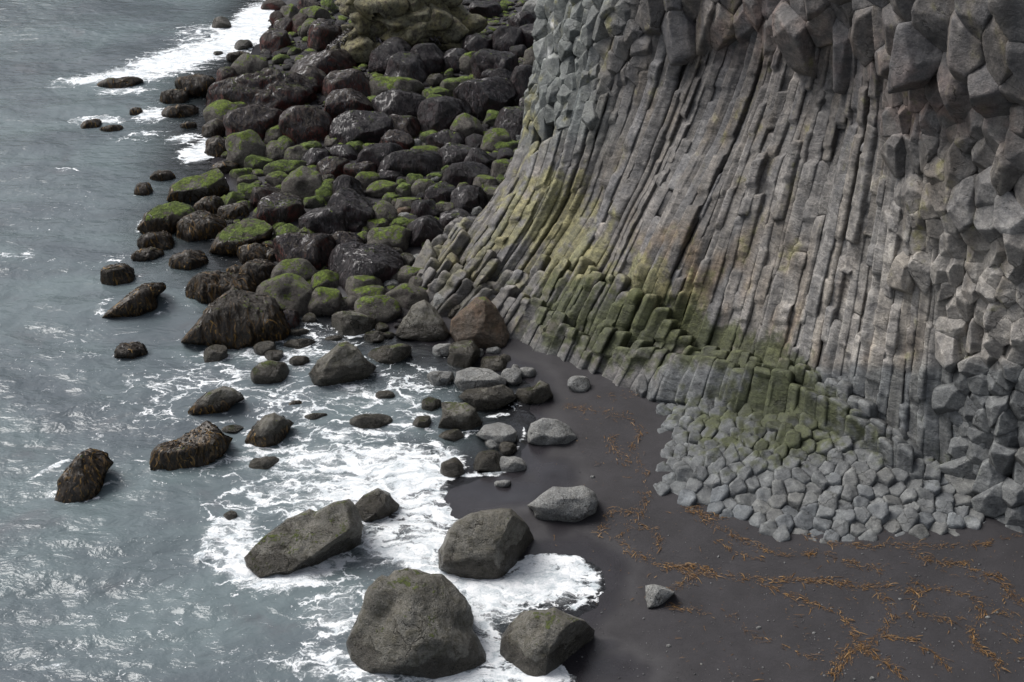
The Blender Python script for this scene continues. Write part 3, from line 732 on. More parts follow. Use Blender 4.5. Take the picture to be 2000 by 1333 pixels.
ANCH = [(k, r) for k, r in enumerate(ROCKS)]
for i, st in enumerate(STONES):
    cx, cy, w, h, typ = st[:5]
    sub = 5 if w * h > 5200 else (4 if w * h > 900 else 3)
    if typ in 'RDM': w, h, cy = w * 1.12, h * 1.08, cy
    ext = .16 if typ in 'RDMGB' else (.08 if typ == 'K' else .05)
    rough = dict(lump=.09, fine=.028) if typ in 'RK' else {}
    if st[:2] == (518, 180): rough = dict(lump=.17, fine=.07, nrand=5, thick=.6)
    o, W, Fc, info = star_rock('boulder' if w > 30 else 'stone', cx, cy, w, h, typ, None, (), (), 100 + i, sub, ext, **rough)
    info.update(o=o, label=st[5] if len(st) > 5 else None); ROCKS.append(info)
    loc = np.array(o.location)
    if typ == 'K':
        weed(o, W, Fc, loc, int(np.clip(w * h / 13, 60, 380)), .6 if w > 60 else .42, .036, 'kelp', 8, seed=weed_seed, rbias=-.08); weed_seed += 1
    elif typ in 'DR' and w * h > 1500:
        weed(o, W, Fc, loc, int(np.clip(w * h / 13, 90, 1100)), .30 if w > 190 else .20, .03, 'weed', 3, seed=weed_seed, lift=.008, nzmin=0.0); weed_seed += 1
    if info['base'] <= .01 and typ in 'WK':
        ROCK_FOAM.append((info['C'][0], info['C'][1], info['r'], .42))

# the ochre outcrop at the head of the boulder field, broad as a shed
OUT_PX = [(655,108),(640,100),(672,70),(698,50),(704,10),(712,-40),(800,-60),(860,-20),(880,30),(905,50),(914,64),(896,80),(860,86),(830,80),(800,86),(760,94),(720,114),(690,118)]
A = np.array(OUT_PX); cx, cy = (A.min(0) + A.max(0)) / 2; w, h = A.max(0) - A.min(0)
o, W, Fc, info = star_rock('rock_outcrop', cx, cy, w, h, 'O', OUT_PX, [((-.2,.4,.9),(770,40,.8),.9),((.5,.2,.85),(860,50,.6),.9),((-.5,-.2,.8),(690,100,.6),.8)], [(800,60,.8,30,12),(740,80,.7,24,10)], 999, 6, sq=2.6, lump=.12, fine=.06, nrand=5)
tag(o, 'craggy ochre rock outcrop rising above the top of the boulder field', 'outcrop')
weed(o, W, Fc, np.array(o.location), 700, .3, .06, 'weed', 4, hi=.4, seed=777, name='seaweed', lift=.1)

rg = np.random.default_rng(57)
vis = np.where((W - W.mean(0)) @ (CAM - W.mean(0)) > 0)[0]
for i in rg.choice(vis, 46, replace=False):
    dirs, Fc2 = ico(4)
    r = rg.uniform(.3, .8)
    N = rg.normal(size=(13, 3)); N /= np.linalg.norm(N, axis=1)[:, None]
    a = np.maximum(dirs @ N.T, 0) / rg.uniform(.6, 1.0, 13)
    q = dirs / ((a ** 40).sum(1) ** (1 / 40))[:, None]
    q = q * np.minimum(1, 1.3 / np.linalg.norm(q, axis=1))[:, None]
    q = q * np.array([r * rg.uniform(.9, 1.5), r, r * rg.uniform(.6, 1.0)])
    q = q + dirs * (fbm(q * 2.2 + i, 3, 99) * .07)[:, None]
    link('rock_block', mesh('rock_block', q + W[i] - np.array(o.location), Fc2), MAT['O'], o)

# --- every boulder gets words of its own: kind and size first, then what it lies beside
ANCHOR_WORDS = {
 'huge boulder with bald': 'the huge kelp-fringed boulder', 'rusty brown boulder with': 'the rusty brown boulder', 'tall conical': 'the tall conical boulder',
 'pointed wet grey': 'the pointed wet boulder', 'angular flat-topped': 'the angular flat-topped boulder', 'kelp-skirted': 'the kelp-skirted boulder', 'flat boulder with bright': 'the flat green-topped kelp boulder',
 'largest maroon': 'the largest maroon rock', 'blocky maroon': 'the blocky maroon boulder', 'biggest black': 'the biggest black boulder', 'lime green moss-smothered': 'the lime green boulder',
 'long low black': 'the long low black boulder', 'upright round': 'the upright half-green boulder', 'low lime green': 'the low lime green stone', 'big lumpy': 'the lumpy black boulder',
 'triangular black': 'the triangular black boulder', 'round black boulder': 'the round black ledge boulder', 'broad black': 'the broad black boulder', 'pale wedge stone': 'the pale wedge stone',
 'rounded mossy boulder': 'the rounded mossy boulder', 'broad brown-black': 'the broad brown-black boulder', 'tall maroon': 'the tall maroon boulder', 'low kelp-matted reef': 'the awash reef rock',
 'long saddle': 'the saddle-shaped kelp boulder', 'grey boulder with kelp draped': 'the kelp-shouldered boulder', 'boot-shaped': 'the boot-shaped boulder', 'angular dark slab': 'the angular dark slab',
 'flat pale rough slab': 'the flat pale slab', 'squarish dark': 'the squarish dark boulder', 'stubby grey': 'the stubby grey rock', 'flat pitted pale': 'the sand-capped pale rock', 'steep brown': 'the steep brown boulder',
 'large slab-like': 'the tilted surf slab', 'small tent': 'the tent-shaped kelp rock', 'pale slab with an ochre': 'the ochre-edged pale slab', 'smooth pale rounded': 'the smooth pale rounded boulder'}
anchors = [(info['px'], 'the ochre outcrop')]
for r in ROCKS:
    if r['label']:
        for k, wds in ANCHOR_WORDS.items():
            if r['label'].startswith(k): anchors.append((r['px'], wds))
SIDE = ['on the cliff side of', 'behind and cliffward of', 'straight behind', 'behind and seaward of', 'on the sea side of', 'in front and seaward of', 'straight in front of', 'in front and cliffward of']
ORD = ['', 'second ', 'third ', 'fourth ', 'fifth ', 'sixth ']
cells = {}
for r in ROCKS:
    if r['label']: continue
    x, y, w, h = r['px']
    a = min(anchors, key=lambda q: math.hypot(q[0][0] - x, (q[0][1] - y) * 1.5))
    ang = math.atan2(-(y - a[0][1]) * 1.5, x - a[0][0])
    side = SIDE[int(round(ang / (math.pi / 4))) % 8]
    size = 'little' if w < 30 else 'small' if w < 48 else 'mid-sized' if w < 76 else 'large'
    shape = ' flat' if w > 2.1 * h else ' squat' if w > 1.75 * h else ' round' if w < 1.15 * h else ''
    noun = 'stone' if w < 40 else 'boulder'
    if r['typ'] == 'K': noun = 'rock'
    cells.setdefault((size + shape + ' ' + PLAIN[r['typ']] + ' ' + noun, side + ' ' + a[1]), []).append((math.hypot(a[0][0] - x, a[0][1] - y), r))
for (look, where), L in cells.items():
    L.sort(key=lambda q: q[0])
    for k, (_, r) in enumerate(L):
        r['label'] = (look if len(L) == 1 else ('nearest ' if k == 0 else ORD[k] + 'nearest ') + look) + ' ' + where
for r in ROCKS:
    tag(r['o'], r['label'], 'stone' if r['o'].name.startswith('stone') else 'boulder', GROUPS[r['typ']])

# --- cobbles packed between the boulders, more than anyone could count
def scatter_rocks(name, pts, mats, kind_label, cat, seed, sub=2):
    rg = np.random.default_rng(seed)
    d, Fc = ico(sub)
    Vs, Fs, k = [], [], 0
    for (x, y, z, r) in pts:
        o = rg.uniform(0, 500, 3)
        q = d * (1 + .30 * noise(d * 1.3 + o, 5) + .12 * noise(d * 3 + o, 6))[:, None]
        a = rg.uniform(0, 6.28); c, s = math.cos(a), math.sin(a)
        q = q * np.array([r * rg.uniform(.9, 1.4), r * rg.uniform(.8, 1.1), r * rg.uniform(.5, .8)])
        q = np.stack([q[:, 0] * c - q[:, 1] * s, q[:, 0] * s + q[:, 1] * c, q[:, 2]], 1) + [x, y, z]
        Vs.append(q); Fs.append(Fc + k); k += len(d)
    return tag(link(name, mesh(name, np.vstack(Vs), np.vstack(Fs)), mats), kind_label, cat, kind='stuff')
FIELD_PX = [(535,0),(560,60),(470,130),(440,200),(430,300),(470,345),(420,400),(440,445),(500,500),(570,560),(650,600),(770,640),(880,600),(830,520),(900,430),(990,380),(1030,300),(1050,150),(1060,20),(900,0),(700,-40)]
FP = np.array([at_z(u, v, .3)[:2] for u, v in FIELD_PX])
rg = np.random.default_rng(77)
c = np.stack([rg.uniform(FP[:, 0].min(), FP[:, 0].max(), 20000), rg.uniform(FP[:, 1].min(), FP[:, 1].max(), 20000)], 1)
c = c[inside(c[:, 0], c[:, 1], FP)][:3200]
cg = ground(c[:, 0], c[:, 1])
ok = cg > .02
for nm, sl, mt, lab in (('cobbles', slice(0, None, 2), 'M', 'brown and mossy cobbles filling the gaps between the boulders'), ('gravel', slice(1, None, 2), 'D', 'dark gravel and cobbles wedged between the boulders')):
    P = [(x, y, z + .03, rg.choice([.06, .11, .2], p=[.45, .35, .2]) * rg.uniform(.8, 1.4)) for (x, y), z in zip(c[ok][sl], cg[ok][sl])]
    scatter_rocks(nm, P, MAT[mt], lab, 'cobbles', 5)
# ------------------------------------------------------------------ sea (after the rocks, whose feet stir up foam)
for (cx, cy, r, a) in ROCK_FOAM:
    m = np.hypot(nx - cx, ny - cy) < r * 2.5
    d = np.hypot(nx[m] - cx, ny[m] - cy) / r
    fo[m] = np.maximum(fo[m], a * np.exp(-((d - 1.05) / .22) ** 2) * (.6 + .8 * n2(nx[m], ny[m], 1.1, 43)))
fo = fo + .10 * smooth(.15, .4, fo)
foam[near] = fo
dep = -gz
calm = smooth(.0, .9, dep)
wx, wy = fx, fy
dist_fade = smooth(500, 60, np.hypot(fx, fy))
swell = .17 * n2(wx * .55, wy * 1.3, .34, 51) + .085 * n2(wx * .7 + 9, wy * 1.5, .95, 52) + .03 * n2(wx, wy * 1.5, 2.3, 53)
chop = .13 * n2(fx, fy, 1.5, 54, 3) + .05 * n2(fx, fy, 4.5, 55, 2)
fz = smooth(.25, .9, foam)
wz = .006 + dist_fade * (swell * (.12 + .88 * calm) + fz * np.abs(chop) * (.35 + .9 * calm))

def sea_material():
    t = NT('sea_water')
    co = t.n('ShaderNodeTexCoord').outputs['Object']
    depth = t.attr('depth')
    fo = t.attr('foam')
    wv = t.noise(t.mapping(co, (.75, 1.1, 1)), 1.9, 5, .55, .15)
    wv2 = t.noise(t.mapping(co, (.85, 1.1, 1)), 6.5, 4, .55, .1)
    wv3 = t.noise(co, 21, 3, .6)
    rdg = t.math('SUBTRACT', 1.0, t.math('ABSOLUTE', t.math('SUBTRACT', t.math('MULTIPLY', t.noise(t.mapping(co, (.8, 1.35, 1)), 1.25, 4, .5, .3), 4.0), 2.0)))
    rdg = t.math('MULTIPLY', t.math('MAXIMUM', rdg, 0.0), .55)
    h = t.math('ADD', t.math('ADD', wv, rdg), t.math('ADD', t.math('MULTIPLY', wv2, .13), t.math('MULTIPLY', wv3, .03)))
    nb_ = t.n('ShaderNodeBump'); t.l(h, nb_.inputs['Height']); nb_.inputs['Distance'].default_value = .17
    t.l(t.ramp(depth, .4, 2.4, .27, .9), nb_.inputs['Strength']); nrm = nb_.outputs[0]      # calmer in the shallows
    # body of the water: silty teal grey with slow drifts
    dr = t.noise(t.mapping(co, (.6, 1, 1)), .22, 5, .6, 1.0)
    body = t.mix(t.ramp(dr, .34, .66), (.084, .100, .112), (.118, .148, .156))
    body = t.mix(t.ramp(t.noise(co, .5, 4, .6, .6), .56, .8), body, (.100, .108, .118))
    deep = t.n('ShaderNodeBsdfPrincipled')
    t.val(deep.inputs['Base Color'], body); deep.inputs['Roughness'].default_value = .06; deep.inputs['IOR'].default_value = 1.33
    t.l(nrm, deep.inputs['Normal'])
    fr = t.n('ShaderNodeFresnel'); fr.inputs[0].default_value = 1.33; t.l(nrm, fr.inputs[1])
    tr = t.n('ShaderNodeBsdfTransparent'); tr.inputs[0].default_value = (.86, .9, .9, 1)
    gl = t.n('ShaderNodeBsdfGlossy'); gl.inputs['Roughness'].default_value = .07; t.l(nrm, gl.inputs['Normal'])
    thin = t.n('ShaderNodeMixShader'); t.l(fr.outputs[0], thin.inputs[0]); t.l(tr.outputs[0], thin.inputs[1]); t.l(gl.outputs[0], thin.inputs[2])
    mx = t.n('ShaderNodeMixShader')
    t.l(t.ramp(depth, .0, .42, .0, .97), mx.inputs[0]); t.l(thin.outputs[0], mx.inputs[1]); t.l(deep.outputs[0], mx.inputs[2])
    # foam lace: warped cell edges at two sizes, torn by noise
    warp = t.noise(co, .9, 4, .6, 0, True)
    wv_ = t.n('ShaderNodeVectorMath', operation='MULTIPLY_ADD')
    t.l(warp, wv_.inputs[0]); wv_.inputs[1].default_value = (1.5, 1.5, 0); t.l(t.mapping(co, (.75, 1.25, 0)), wv_.inputs[2])
    warp2 = t.noise(co, 4.5, 3, .6, 0, True)
    wv2_ = t.n('ShaderNodeVectorMath', operation='MULTIPLY_ADD')
    t.l(warp2, wv2_.inputs[0]); wv2_.inputs[1].default_value = (.28, .28, 0); t.l(wv_.outputs[0], wv2_.inputs[2])
    e1 = t.ramp(t.voro(wv2_.outputs[0], 1.15, 'DISTANCE_TO_EDGE'), .13, .0)
    e2 = t.ramp(t.voro(wv2_.outputs[0], 2.9, 'DISTANCE_TO_EDGE'), .13, .0)
    e3 = t.noise(t.mapping(wv_.outputs[0], (1, 1.6, 1)), 2.6, 8, .68, .5)
    e4 = t.noise(co, 26, 4, .8)
    pat = t.math('ADD', t.math('MULTIPLY', e1, .30), t.math('MULTIPLY', e2, .22))
    pat = t.math('ADD', pat, t.math('MULTIPLY', t.math('SUBTRACT', e3, .5), 1.15))
    pat = t.math('ADD', pat, t.math('MULTIPLY', t.math('SUBTRACT', e4, .5), .45))
    s_ = t.math('ADD', pat, t.math('MULTIPLY', fo, .90))
    k = t.ramp(s_, .66, .98)
    halo = t.math('MULTIPLY', t.ramp(s_, .42, .95), t.math('MULTIPLY', t.ramp(fo, .42, .85), .5))
    fl = t.ramp(t.math('ADD', t.noise(co, 15, 2, .5, .4), t.math('MULTIPLY', t.math('SUBTRACT', e3, .5), .55)), .735, .79)
    fl = t.math('MULTIPLY', fl, t.ramp(t.math('ADD', fo, t.math('MULTIPLY', t.noise(co, .35, 3), .3)), .2, .36))
    k = t.math('MAXIMUM', k, fl)
    kk = t.math('MAXIMUM', k, halo)
    kk = t.math('MULTIPLY', kk, t.ramp(fo, .02, .10))
    fb = t.bump(t.math('ADD', t.math('MULTIPLY', e3, 1.0), t.math('MULTIPLY', e4, .3)), .7, .12)
    foamb = t.bsdf(t.mix(t.ramp(t.math('ADD', e3, t.math('MULTIPLY', e4, .4)), .5, .85), (.42, .47, .50), (.86, .87, .88)), .6, fb, .3)
    fm = t.n('ShaderNodeMixShader'); t.l(kk, fm.inputs[0]); t.l(mx.outputs[0], fm.inputs[1]); t.l(foamb, fm.inputs[2])
    return t.done(fm.outputs[0])
MAT['sea'] = sea_material()
sea = tag(link('sea_water', mesh('sea_water', np.stack([fx, fy, wz], 1), GF, {'depth': np.clip(wz - gz, 0, 3), 'foam': foam}), MAT['sea']), kind='structure')
# ------------------------------------------------------------------ the basalt cliff
SP = [
 [(868,560,37.8),(914,490,38.2),(964,415,39.0),(1006,345,40.0),(1050,190,41.5),(1085,-20,43.0)],
 [(1012,625,35.9),(1066,545,36.5),(1150,405,37.5),(1205,260,38.0),(1250,110,38.3),(1290,-60,38.0)],
 [(1196,705,33.55),(1240,610,33.9),(1300,480,34.2),(1380,320,35.2),(1450,150,35.8),(1500,-60,35.4)],
 [(1378,712,31.9),(1412,630,32.35),(1455,480,33.0),(1510,300,33.8),(1560,150,34.1),(1600,-60,33.4)],
 [(1548,742,30.35),(1572,640,30.9),(1610,480,31.4),(1650,300,32.0),(1680,150,32.3),(1700,-60,31.9)],
 [(1697,806,28.8),(1711,700,29.2),(1740,520,29.7),(1765,350,30.0),(1780,180,29.9),(1790,-60,29.5)],
 [(1860,930,27.1),(1870,760,27.7),(1880,600,28.0),(1890,400,28.1),(1900,200,28.2),(1905,-60,27.9)],
 [(2000,1050,25.5),(2010,880,26.0),(2010,650,26.3),(2010,430,26.4),(2010,210,26.5),(2010,-60,26.2)],
 [(2260,1190,24.0),(2270,1000,24.4),(2270,720,24.6),(2270,460,24.6),(2270,220,24.2),(2270,-60,23.4)],
]
CP = np.array([[at_y(u, v, y) for u, v, y in r] for r in SP])
CP = np.vstack([(CP[0] + np.array([1.6, 5.0, 0]))[None], CP])          # turns away behind the left edge; s index shifted by one
NS, NTT = CP.shape[:2]

def _cr(x, n):
    i = np.clip(np.floor(x).astype(int), 0, n - 2); f = np.clip(x - i, -1.0, 1.6)
    idx = [np.clip(i + k, 0, n - 1) for k in (-1, 0, 1, 2)]
    g = np.clip(f, 0, 1)
    w = [-.5 * g + g**2 - .5 * g**3, 1 - 2.5 * g**2 + 1.5 * g**3, .5 * g + 2 * g**2 - 1.5 * g**3, -.5 * g**2 + .5 * g**3]
    over = f - g                                                        # straight continuation past the ends
    w[1] = w[1] - over; w[2] = w[2] + over
    return idx, w

def FS(s, t):
    s = np.asarray(s, float) + 1; t = np.asarray(t, float)
    si, sw = _cr(s, NS); ti, tw = _cr(t, NTT)
    out = 0
    for a in range(4):
        for b in range(4):
            out = out + (sw[a] * tw[b])[..., None] * CP[si[a], ti[b]]
    return out

def FN(s, t):
    e = .04
    ds = FS(s + e, t) - FS(s - e, t); dt = FS(s, t + e) - FS(s, t - e)
    n = np.cross(ds, dt)
    n /= np.linalg.norm(n, axis=-1)[..., None]
    return n                                                            # points out of the rock, to the sea

# arc length along the wall at mid height
_ss = np.linspace(-1, 8, 361)
_pp = FS(_ss, np.full_like(_ss, 2.0))
_LL = np.concatenate([[0], np.cumsum(np.linalg.norm(np.diff(_pp, axis=0), axis=1))])
L_of = lambda s: np.interp(s, _ss, _LL)
s_of = lambda L: np.interp(L, _LL, _ss)
assert FN(np.array([3.0]), np.array([2.0]))[0][1] < 0

def blob(u, v, L, k_=1.0):
    out = np.zeros(u.shape)
    for (a, b, ra, rb, k) in L:
        out = np.maximum(out, k * np.exp(-((u - a) / ra / k_) ** 2 - ((v - b) / rb / k_) ** 2))
    return out

def lerp(a, b, f): return a + (np.asarray(b) - a) * np.clip(f, 0, 1)[:, None]

def stain(P):
    """albedo map of the cliff: mineral greys and browns, lichen, algae, reddened joints"""
    u, v = to_px(P)
    z = P[:, 2]
    nA = fbm(P * .55, 3, 71); nB = fbm(P * 1.7, 3, 72); nD = fbm(P * 5.5, 2, 74); nC = noise(P * np.array([2.2, 2.2, .35]), 73)
    c = np.tile(np.array([.108, .104, .101]), (len(P), 1))
    c = lerp(c, (.078, .075, .076), smooth(330, 60, v + 90 * nA) * .9)
    c = lerp(c, (.232, .220, .203), smooth(1330, 1720, u + 90 * nA) * smooth(260, 560, v + 80 * nB))
    c = lerp(c, (.125, .108, .090), np.clip(nC * 1.6, 0, 1) * .7)
    c = lerp(c, (.215, .20, .185), np.clip(-nC * 1.5 - .15, 0, 1) * .55)
    c = lerp(c, (.118, .128, .123), smooth(1240, 1120, u + 40 * nA) * smooth(330, 230, v + 30 * nB) * .9)
    c = lerp(c, (.48, .48, .48), blob(u, v, [(1076, 60, 14, 30, .8), (1066, 100, 10, 20, .6)]) * smooth(-.1, .5, nB))
    c = lerp(c, (.155, .108, .092), blob(u, v, [(1480, 40, 60, 70, .7), (1420, 70, 60, 50, .5), (1590, 70, 60, 60, .45), (1800, 165, 70, 50, .6), (1810, 225, 90, 40, .8), (1900, 225, 80, 40, .7), (1720, 120, 50, 60, .4), (1960, 240, 50, 50, .5), (1640, 110, 40, 60, .4)]) * smooth(-.5, .4, nB))
    c = lerp(c, (.21, .145, .085), blob(u, v, [(1330, 540, 60, 90, .6), (1300, 500, 50, 80, .5), (1540, 640, 120, 90, .4), (1680, 700, 90, 90, .35), (1700, 830, 60, 60, .3), (1640, 560, 60, 80, .35), (1420, 560, 60, 80, .4)]) * smooth(-.3, .5, nC + .3 * nB))
    lich = blob(u, v, [(1090, 430, 60, 60, .8), (1040, 400, 50, 50, .7), (1010, 450, 70, 60, .5), (1120, 500, 70, 60, .8), (1050, 540, 60, 60, .45), (1250, 550, 60, 40, .7), (1290, 580, 40, 50, .7), (1330, 610, 40, 60, .55), (1075, 360, 30, 40, .45), (920, 480, 90, 60, .35), (1040, 250, 16, 70, .5), (1360, 590, 30, 40, .4)], 1.35)
    c = lerp(c, (.150, .142, .070), smooth(.22, .66, lich * 1.1 + .34 * nB + .30 * nD + .45 * nC) * .85)
    dk = blob(u, v, [(910, 520, 110, 70, .9), (890, 570, 80, 60, .9), (990, 560, 60, 60, .5)])
    c = lerp(c, (.075, .072, .052), dk * smooth(-.4, .4, nB))
    pale = smooth(.75, .25, z + .25 * nA) * smooth(1210, 1290, u)
    pv = smooth(690, 730, v + 14 * nB) * smooth(1270, 1300, u)
    c = lerp(c, (.100, .107, .110), np.maximum(pale, pv * .9))
    gr = blob(u, v, [(1130, 610, 80, 70, .75), (1220, 640, 90, 60, .9), (1310, 640, 60, 50, .9), (1390, 672, 60, 36, 1.0), (1470, 690, 60, 36, 1.0), (1530, 735, 60, 44, .9), (1510, 800, 90, 56, .85), (1430, 830, 80, 40, .6), (1600, 820, 70, 50, .7), (1660, 840, 60, 50, .45), (1380, 790, 60, 50, .45), (1690, 870, 50, 40, .4), (1100, 680, 80, 40, .5), (1500, 760, 80, 40, .7), (1825, 905, 24, 24, .5), (1400, 850, 90, 50, .5), (1540, 850, 90, 50, .7)], 1.45)
    c = lerp(c, (.046, .052, .023), smooth(.26, .66, gr + .30 * nB + .28 * nD) * .92)
    wl = smooth(.35, .1, z) * smooth(1230, 1150, u)
    c = lerp(c, (.13, .13, .125), wl * .8)
    return np.clip(c, .01, 1) * (1 + .2 * nB)[:, None]

def star(dirs, N, D, p):
    a = np.maximum(dirs @ N.T, 0) / D
    m = a.max(1)
    r = 1 / (m * (((a / m[:, None]) ** p).sum(1)) ** (1 / p))
    a.sort(axis=1)
    return r, smooth(.80, .99, a[:, -2] / (a[:, -1] + 1e-9))

cliff_at = np.array([5.0, 34.0, 0.0])
cliff = bpy.data.objects.new('basalt_cliff', None); COL.objects.link(cliff); cliff.location = cliff_at
tag(cliff, 'grey columnar basalt cliff fanning over the black sand, with blocky overhang', 'cliff')

class Bag:
    """keeps the hundred largest pieces of one kind as parts, the rest as one mass"""
    def __init__(s): s.L = []
    def add(s, V, Fc, wear, mat, score):
        s.L.append((score, V, Fc, wear, mat, (rg.uniform(.80, 1.16) if mat == 'col' else rg.uniform(.92, 1.08)) * (1 + rg.uniform(-.04, .04) * np.array([1, .2, -1]))))
    def flush(s, name, mass, cap=100):
        s.L.sort(key=lambda q: -q[0])
        for sc, V, Fc, wear, mat, mul in s.L[:cap]:
            link(name, mesh(name, V - cliff_at, Fc, {'tint': stain(V) * mul, 'wear': wear}), MAT[mat], cliff)
        rest = s.L[cap:]
        if rest:
            Vs, Fs, ws, k = [], [], [], 0
            for _, V, Fc, wear, _m, _k in rest:
                Vs.append(V); Fs.append(Fc + k); ws.append(wear); k += len(V)
            V = np.vstack(Vs)
            o = link(mass, mesh(mass, V - cliff_at, np.vstack(Fs), {'tint': stain(V), 'wear': np.concatenate(ws)}), MAT[rest[0][4]], cliff)
            o['kind'] = 'stuff'

# --- standing columns: a two-dimensional cell packing swept up the curved spines
rg = np.random.default_rng(11)
L0, L1 = L_of(-.55), L_of(6.3)
seeds, rows = [], []
def sprinkle(d, row, off, step=.31):
    L = L0 + off
    while L < L1:
        seeds.append((L + rg.uniform(-.09, .09), d + rg.uniform(-.07, .07))); rows.append(row)
        L += step * rg.choice([.62, .85, 1.0, 1.3], p=[.2, .3, .3, .2]) * rg.uniform(.9, 1.15)
sprinkle(-.72, 'D', .1); sprinkle(-.36, 'C', .3); sprinkle(0, 'B', .05); sprinkle(.36, 'A', .28); sprinkle(.68, 'Z', .1)
S2 = np.array(seeds)
NTH = 40
th = np.linspace(0, 2 * np.pi, NTH, endpoint=False)
ring = np.stack([np.cos(th), np.sin(th)], 1)
bag = Bag()

def column(i, t0, t1, score, dshift=0.0):
    Ls, ds = S2[i]
    q = S2 - S2[i]; dd = np.hypot(*q.T)
    nb = np.where((dd > 1e-6) & (dd < 1.5))[0]
    pn, pd = q[nb] / dd[nb][:, None], dd[nb] / 2 + .012
    a1 = rg.normal() * .30
    pn = np.vstack([pn, [[math.sin(a1), math.cos(a1)]]]); pd = np.append(pd, max(.07, .16 - (ds - round(ds / .36) * .36) + rg.normal() * .022))
    r, wr = star(ring, pn, pd, 90)
    r = np.minimum(r, .55)
    s0 = s_of(Ls)
    zs = FS(np.array([s0, s0]), np.array([t0, t1]))
    length = np.linalg.norm(zs[1] - zs[0])
    n = int(np.clip(length * 1.25 / .075, 8, 170))
    t = np.linspace(t0, t1, n)
    T, K = np.meshgrid(t, np.arange(NTH), indexing='ij')
    hgt = T * 1.9
    # cross joints part the column into drums that sit a little askew
    drum = np.cumsum(rg.uniform(.22, .95, 60)) - rg.uniform(0, .6)
    di = np.searchsorted(drum, t * 1.9)
    jx, jd = rg.uniform(-.03, .03, 80)[di], rg.normal(size=80)[di] * .035
    near = np.min(np.abs(t[:, None] * 1.9 - drum[None]), axis=1)
    groove = .05 * np.exp(-(near / .022) ** 2)
    o = rg.uniform(0, 500)
    Pn = np.stack([ring[K.ravel(), 0] * 1.1 + o, ring[K.ravel(), 1] * 1.1, hgt.ravel() * .8], 1)
    ripple = noise(Pn * np.array([1.2, 1.2, 4.2]), 81) * .05 + noise(Pn * np.array([1.6, 1.6, 1.3]), 82) * .09 + noise(Pn * np.array([2.5, 2.5, 11]), 83) * .030
    R = r[K.ravel()] * (1 + ripple) * (1 - groove[:, None] * np.ones(NTH)).ravel()
    cap0, cap1 = np.ones(n), np.ones(n)
    cap1[-1] = .80; cap1[-2] = .96; cap0[0] = .85
    R = R * np.repeat(cap0 * cap1, NTH)
    Lv = Ls + R * ring[K.ravel(), 0] + np.repeat(jx, NTH)
    wave = .09 * noise(np.stack([np.full(n, Ls * .45), t * .8, np.zeros(n)], 1), 84) + .05 * noise(np.stack([np.full(n, Ls * 1.3), t * 1.7, np.zeros(n)], 1), 85)
    dv = np.repeat(wave, NTH) + ds + dshift + R * ring[K.ravel(), 1] + np.repeat(jd, NTH)
    tilt = rg.uniform(-.10, .10, 2)
    tv = T.ravel() + ((T.ravel() - t0) > (t1 - t0) * .9) * (tilt[0] * ring[K.ravel(), 0] + tilt[1] * ring[K.ravel(), 1]) * R * 1.2
    nrm = FN(np.full(n, s0), t)
    V = FS(s_of(Lv), tv) + dv[:, None] * np.repeat(nrm, NTH, axis=0)
    w = np.tile(wr, n)
    top = V[-NTH:].mean(0) + (V[-1] - V[-1 - NTH]) * .25; bot = V[:NTH].mean(0)
    V = np.vstack([V, top, bot]); w = np.concatenate([w, [0, 0]])
    w[(n - 2) * NTH: n * NTH] = 1
    Fq = grid_faces(n, NTH, True)
    a = (n - 1) * NTH; b = np.arange(NTH); b2 = (b + 1) % NTH
    ft = np.stack([a + b, a + b2, np.full(NTH, n * NTH)], 1)
    fb = np.stack([b2, b, np.full(NTH, n * NTH + 1)], 1)
    tri = np.vstack([Fq[:, [0, 1, 2]], Fq[:, [0, 2, 3]], ft, fb])
    bag.add(V, tri, w, 'col', score)

def ledge_t(s):                                       # height of the broken lower tier
    return np.interp(s, [-.6, 0, .5, 1.0, 1.5, 2.0, 2.4, 2.75, 2.9], [.9, 1.3, 1.2, 1.2, 1.36, 1.36, 1.12, .75, .42])
for i in range(len(S2)):
    s0 = float(s_of(S2[i][0])); row = rows[i]
    if row == 'B':
        if rg.uniform() < .20 and s0 > .6:            # a stretch of this column has fallen out
            m = rg.uniform(1.2, 3.4); g = rg.uniform(.3, 1.0)
            column(i, -.35, m, 20 + m); column(i, m, m + g, 5, -.10); column(i, m + g, 5.0, 22 - m)
        elif s0 < .5:
            column(i, -.35, rg.uniform(3.2, 4.2) if s0 > -.3 else 2.5, 25)
        else:
            column(i, -.35, 5.0, 30, rg.uniform(-.035, .05))
    elif row == 'C':
        column(i, -.35, 5.0, 3)
    elif row == 'A':
        lt = ledge_t(s0)
        if s0 > 2.75 and s0 < 5.7: column(i, -.9, rg.uniform(.12, .5), 9)
        elif lt > .5: column(i, -.9, max(.35, lt + rg.uniform(-.16, .16) - (.55 * rg.uniform() if s0 < .9 else 0)), 15)
        if s0 > 2.9 and rg.uniform() < .10:
            a = rg.uniform(1.6, 3.8); column(i, a, min(5.0, a + rg.uniform(.5, 1.6)), 12, -.22)
    elif row == 'Z':
        lt = ledge_t(s0)
        if lt > .9: column(i, -1.0, max(.2, lt * rg.uniform(.30, .62)), 11)
        elif s0 > 2.6 and s0 < 5.7: column(i, -1.0, rg.uniform(-.05, .24), 8)
bag.flush('basalt_column', 'column_mass')

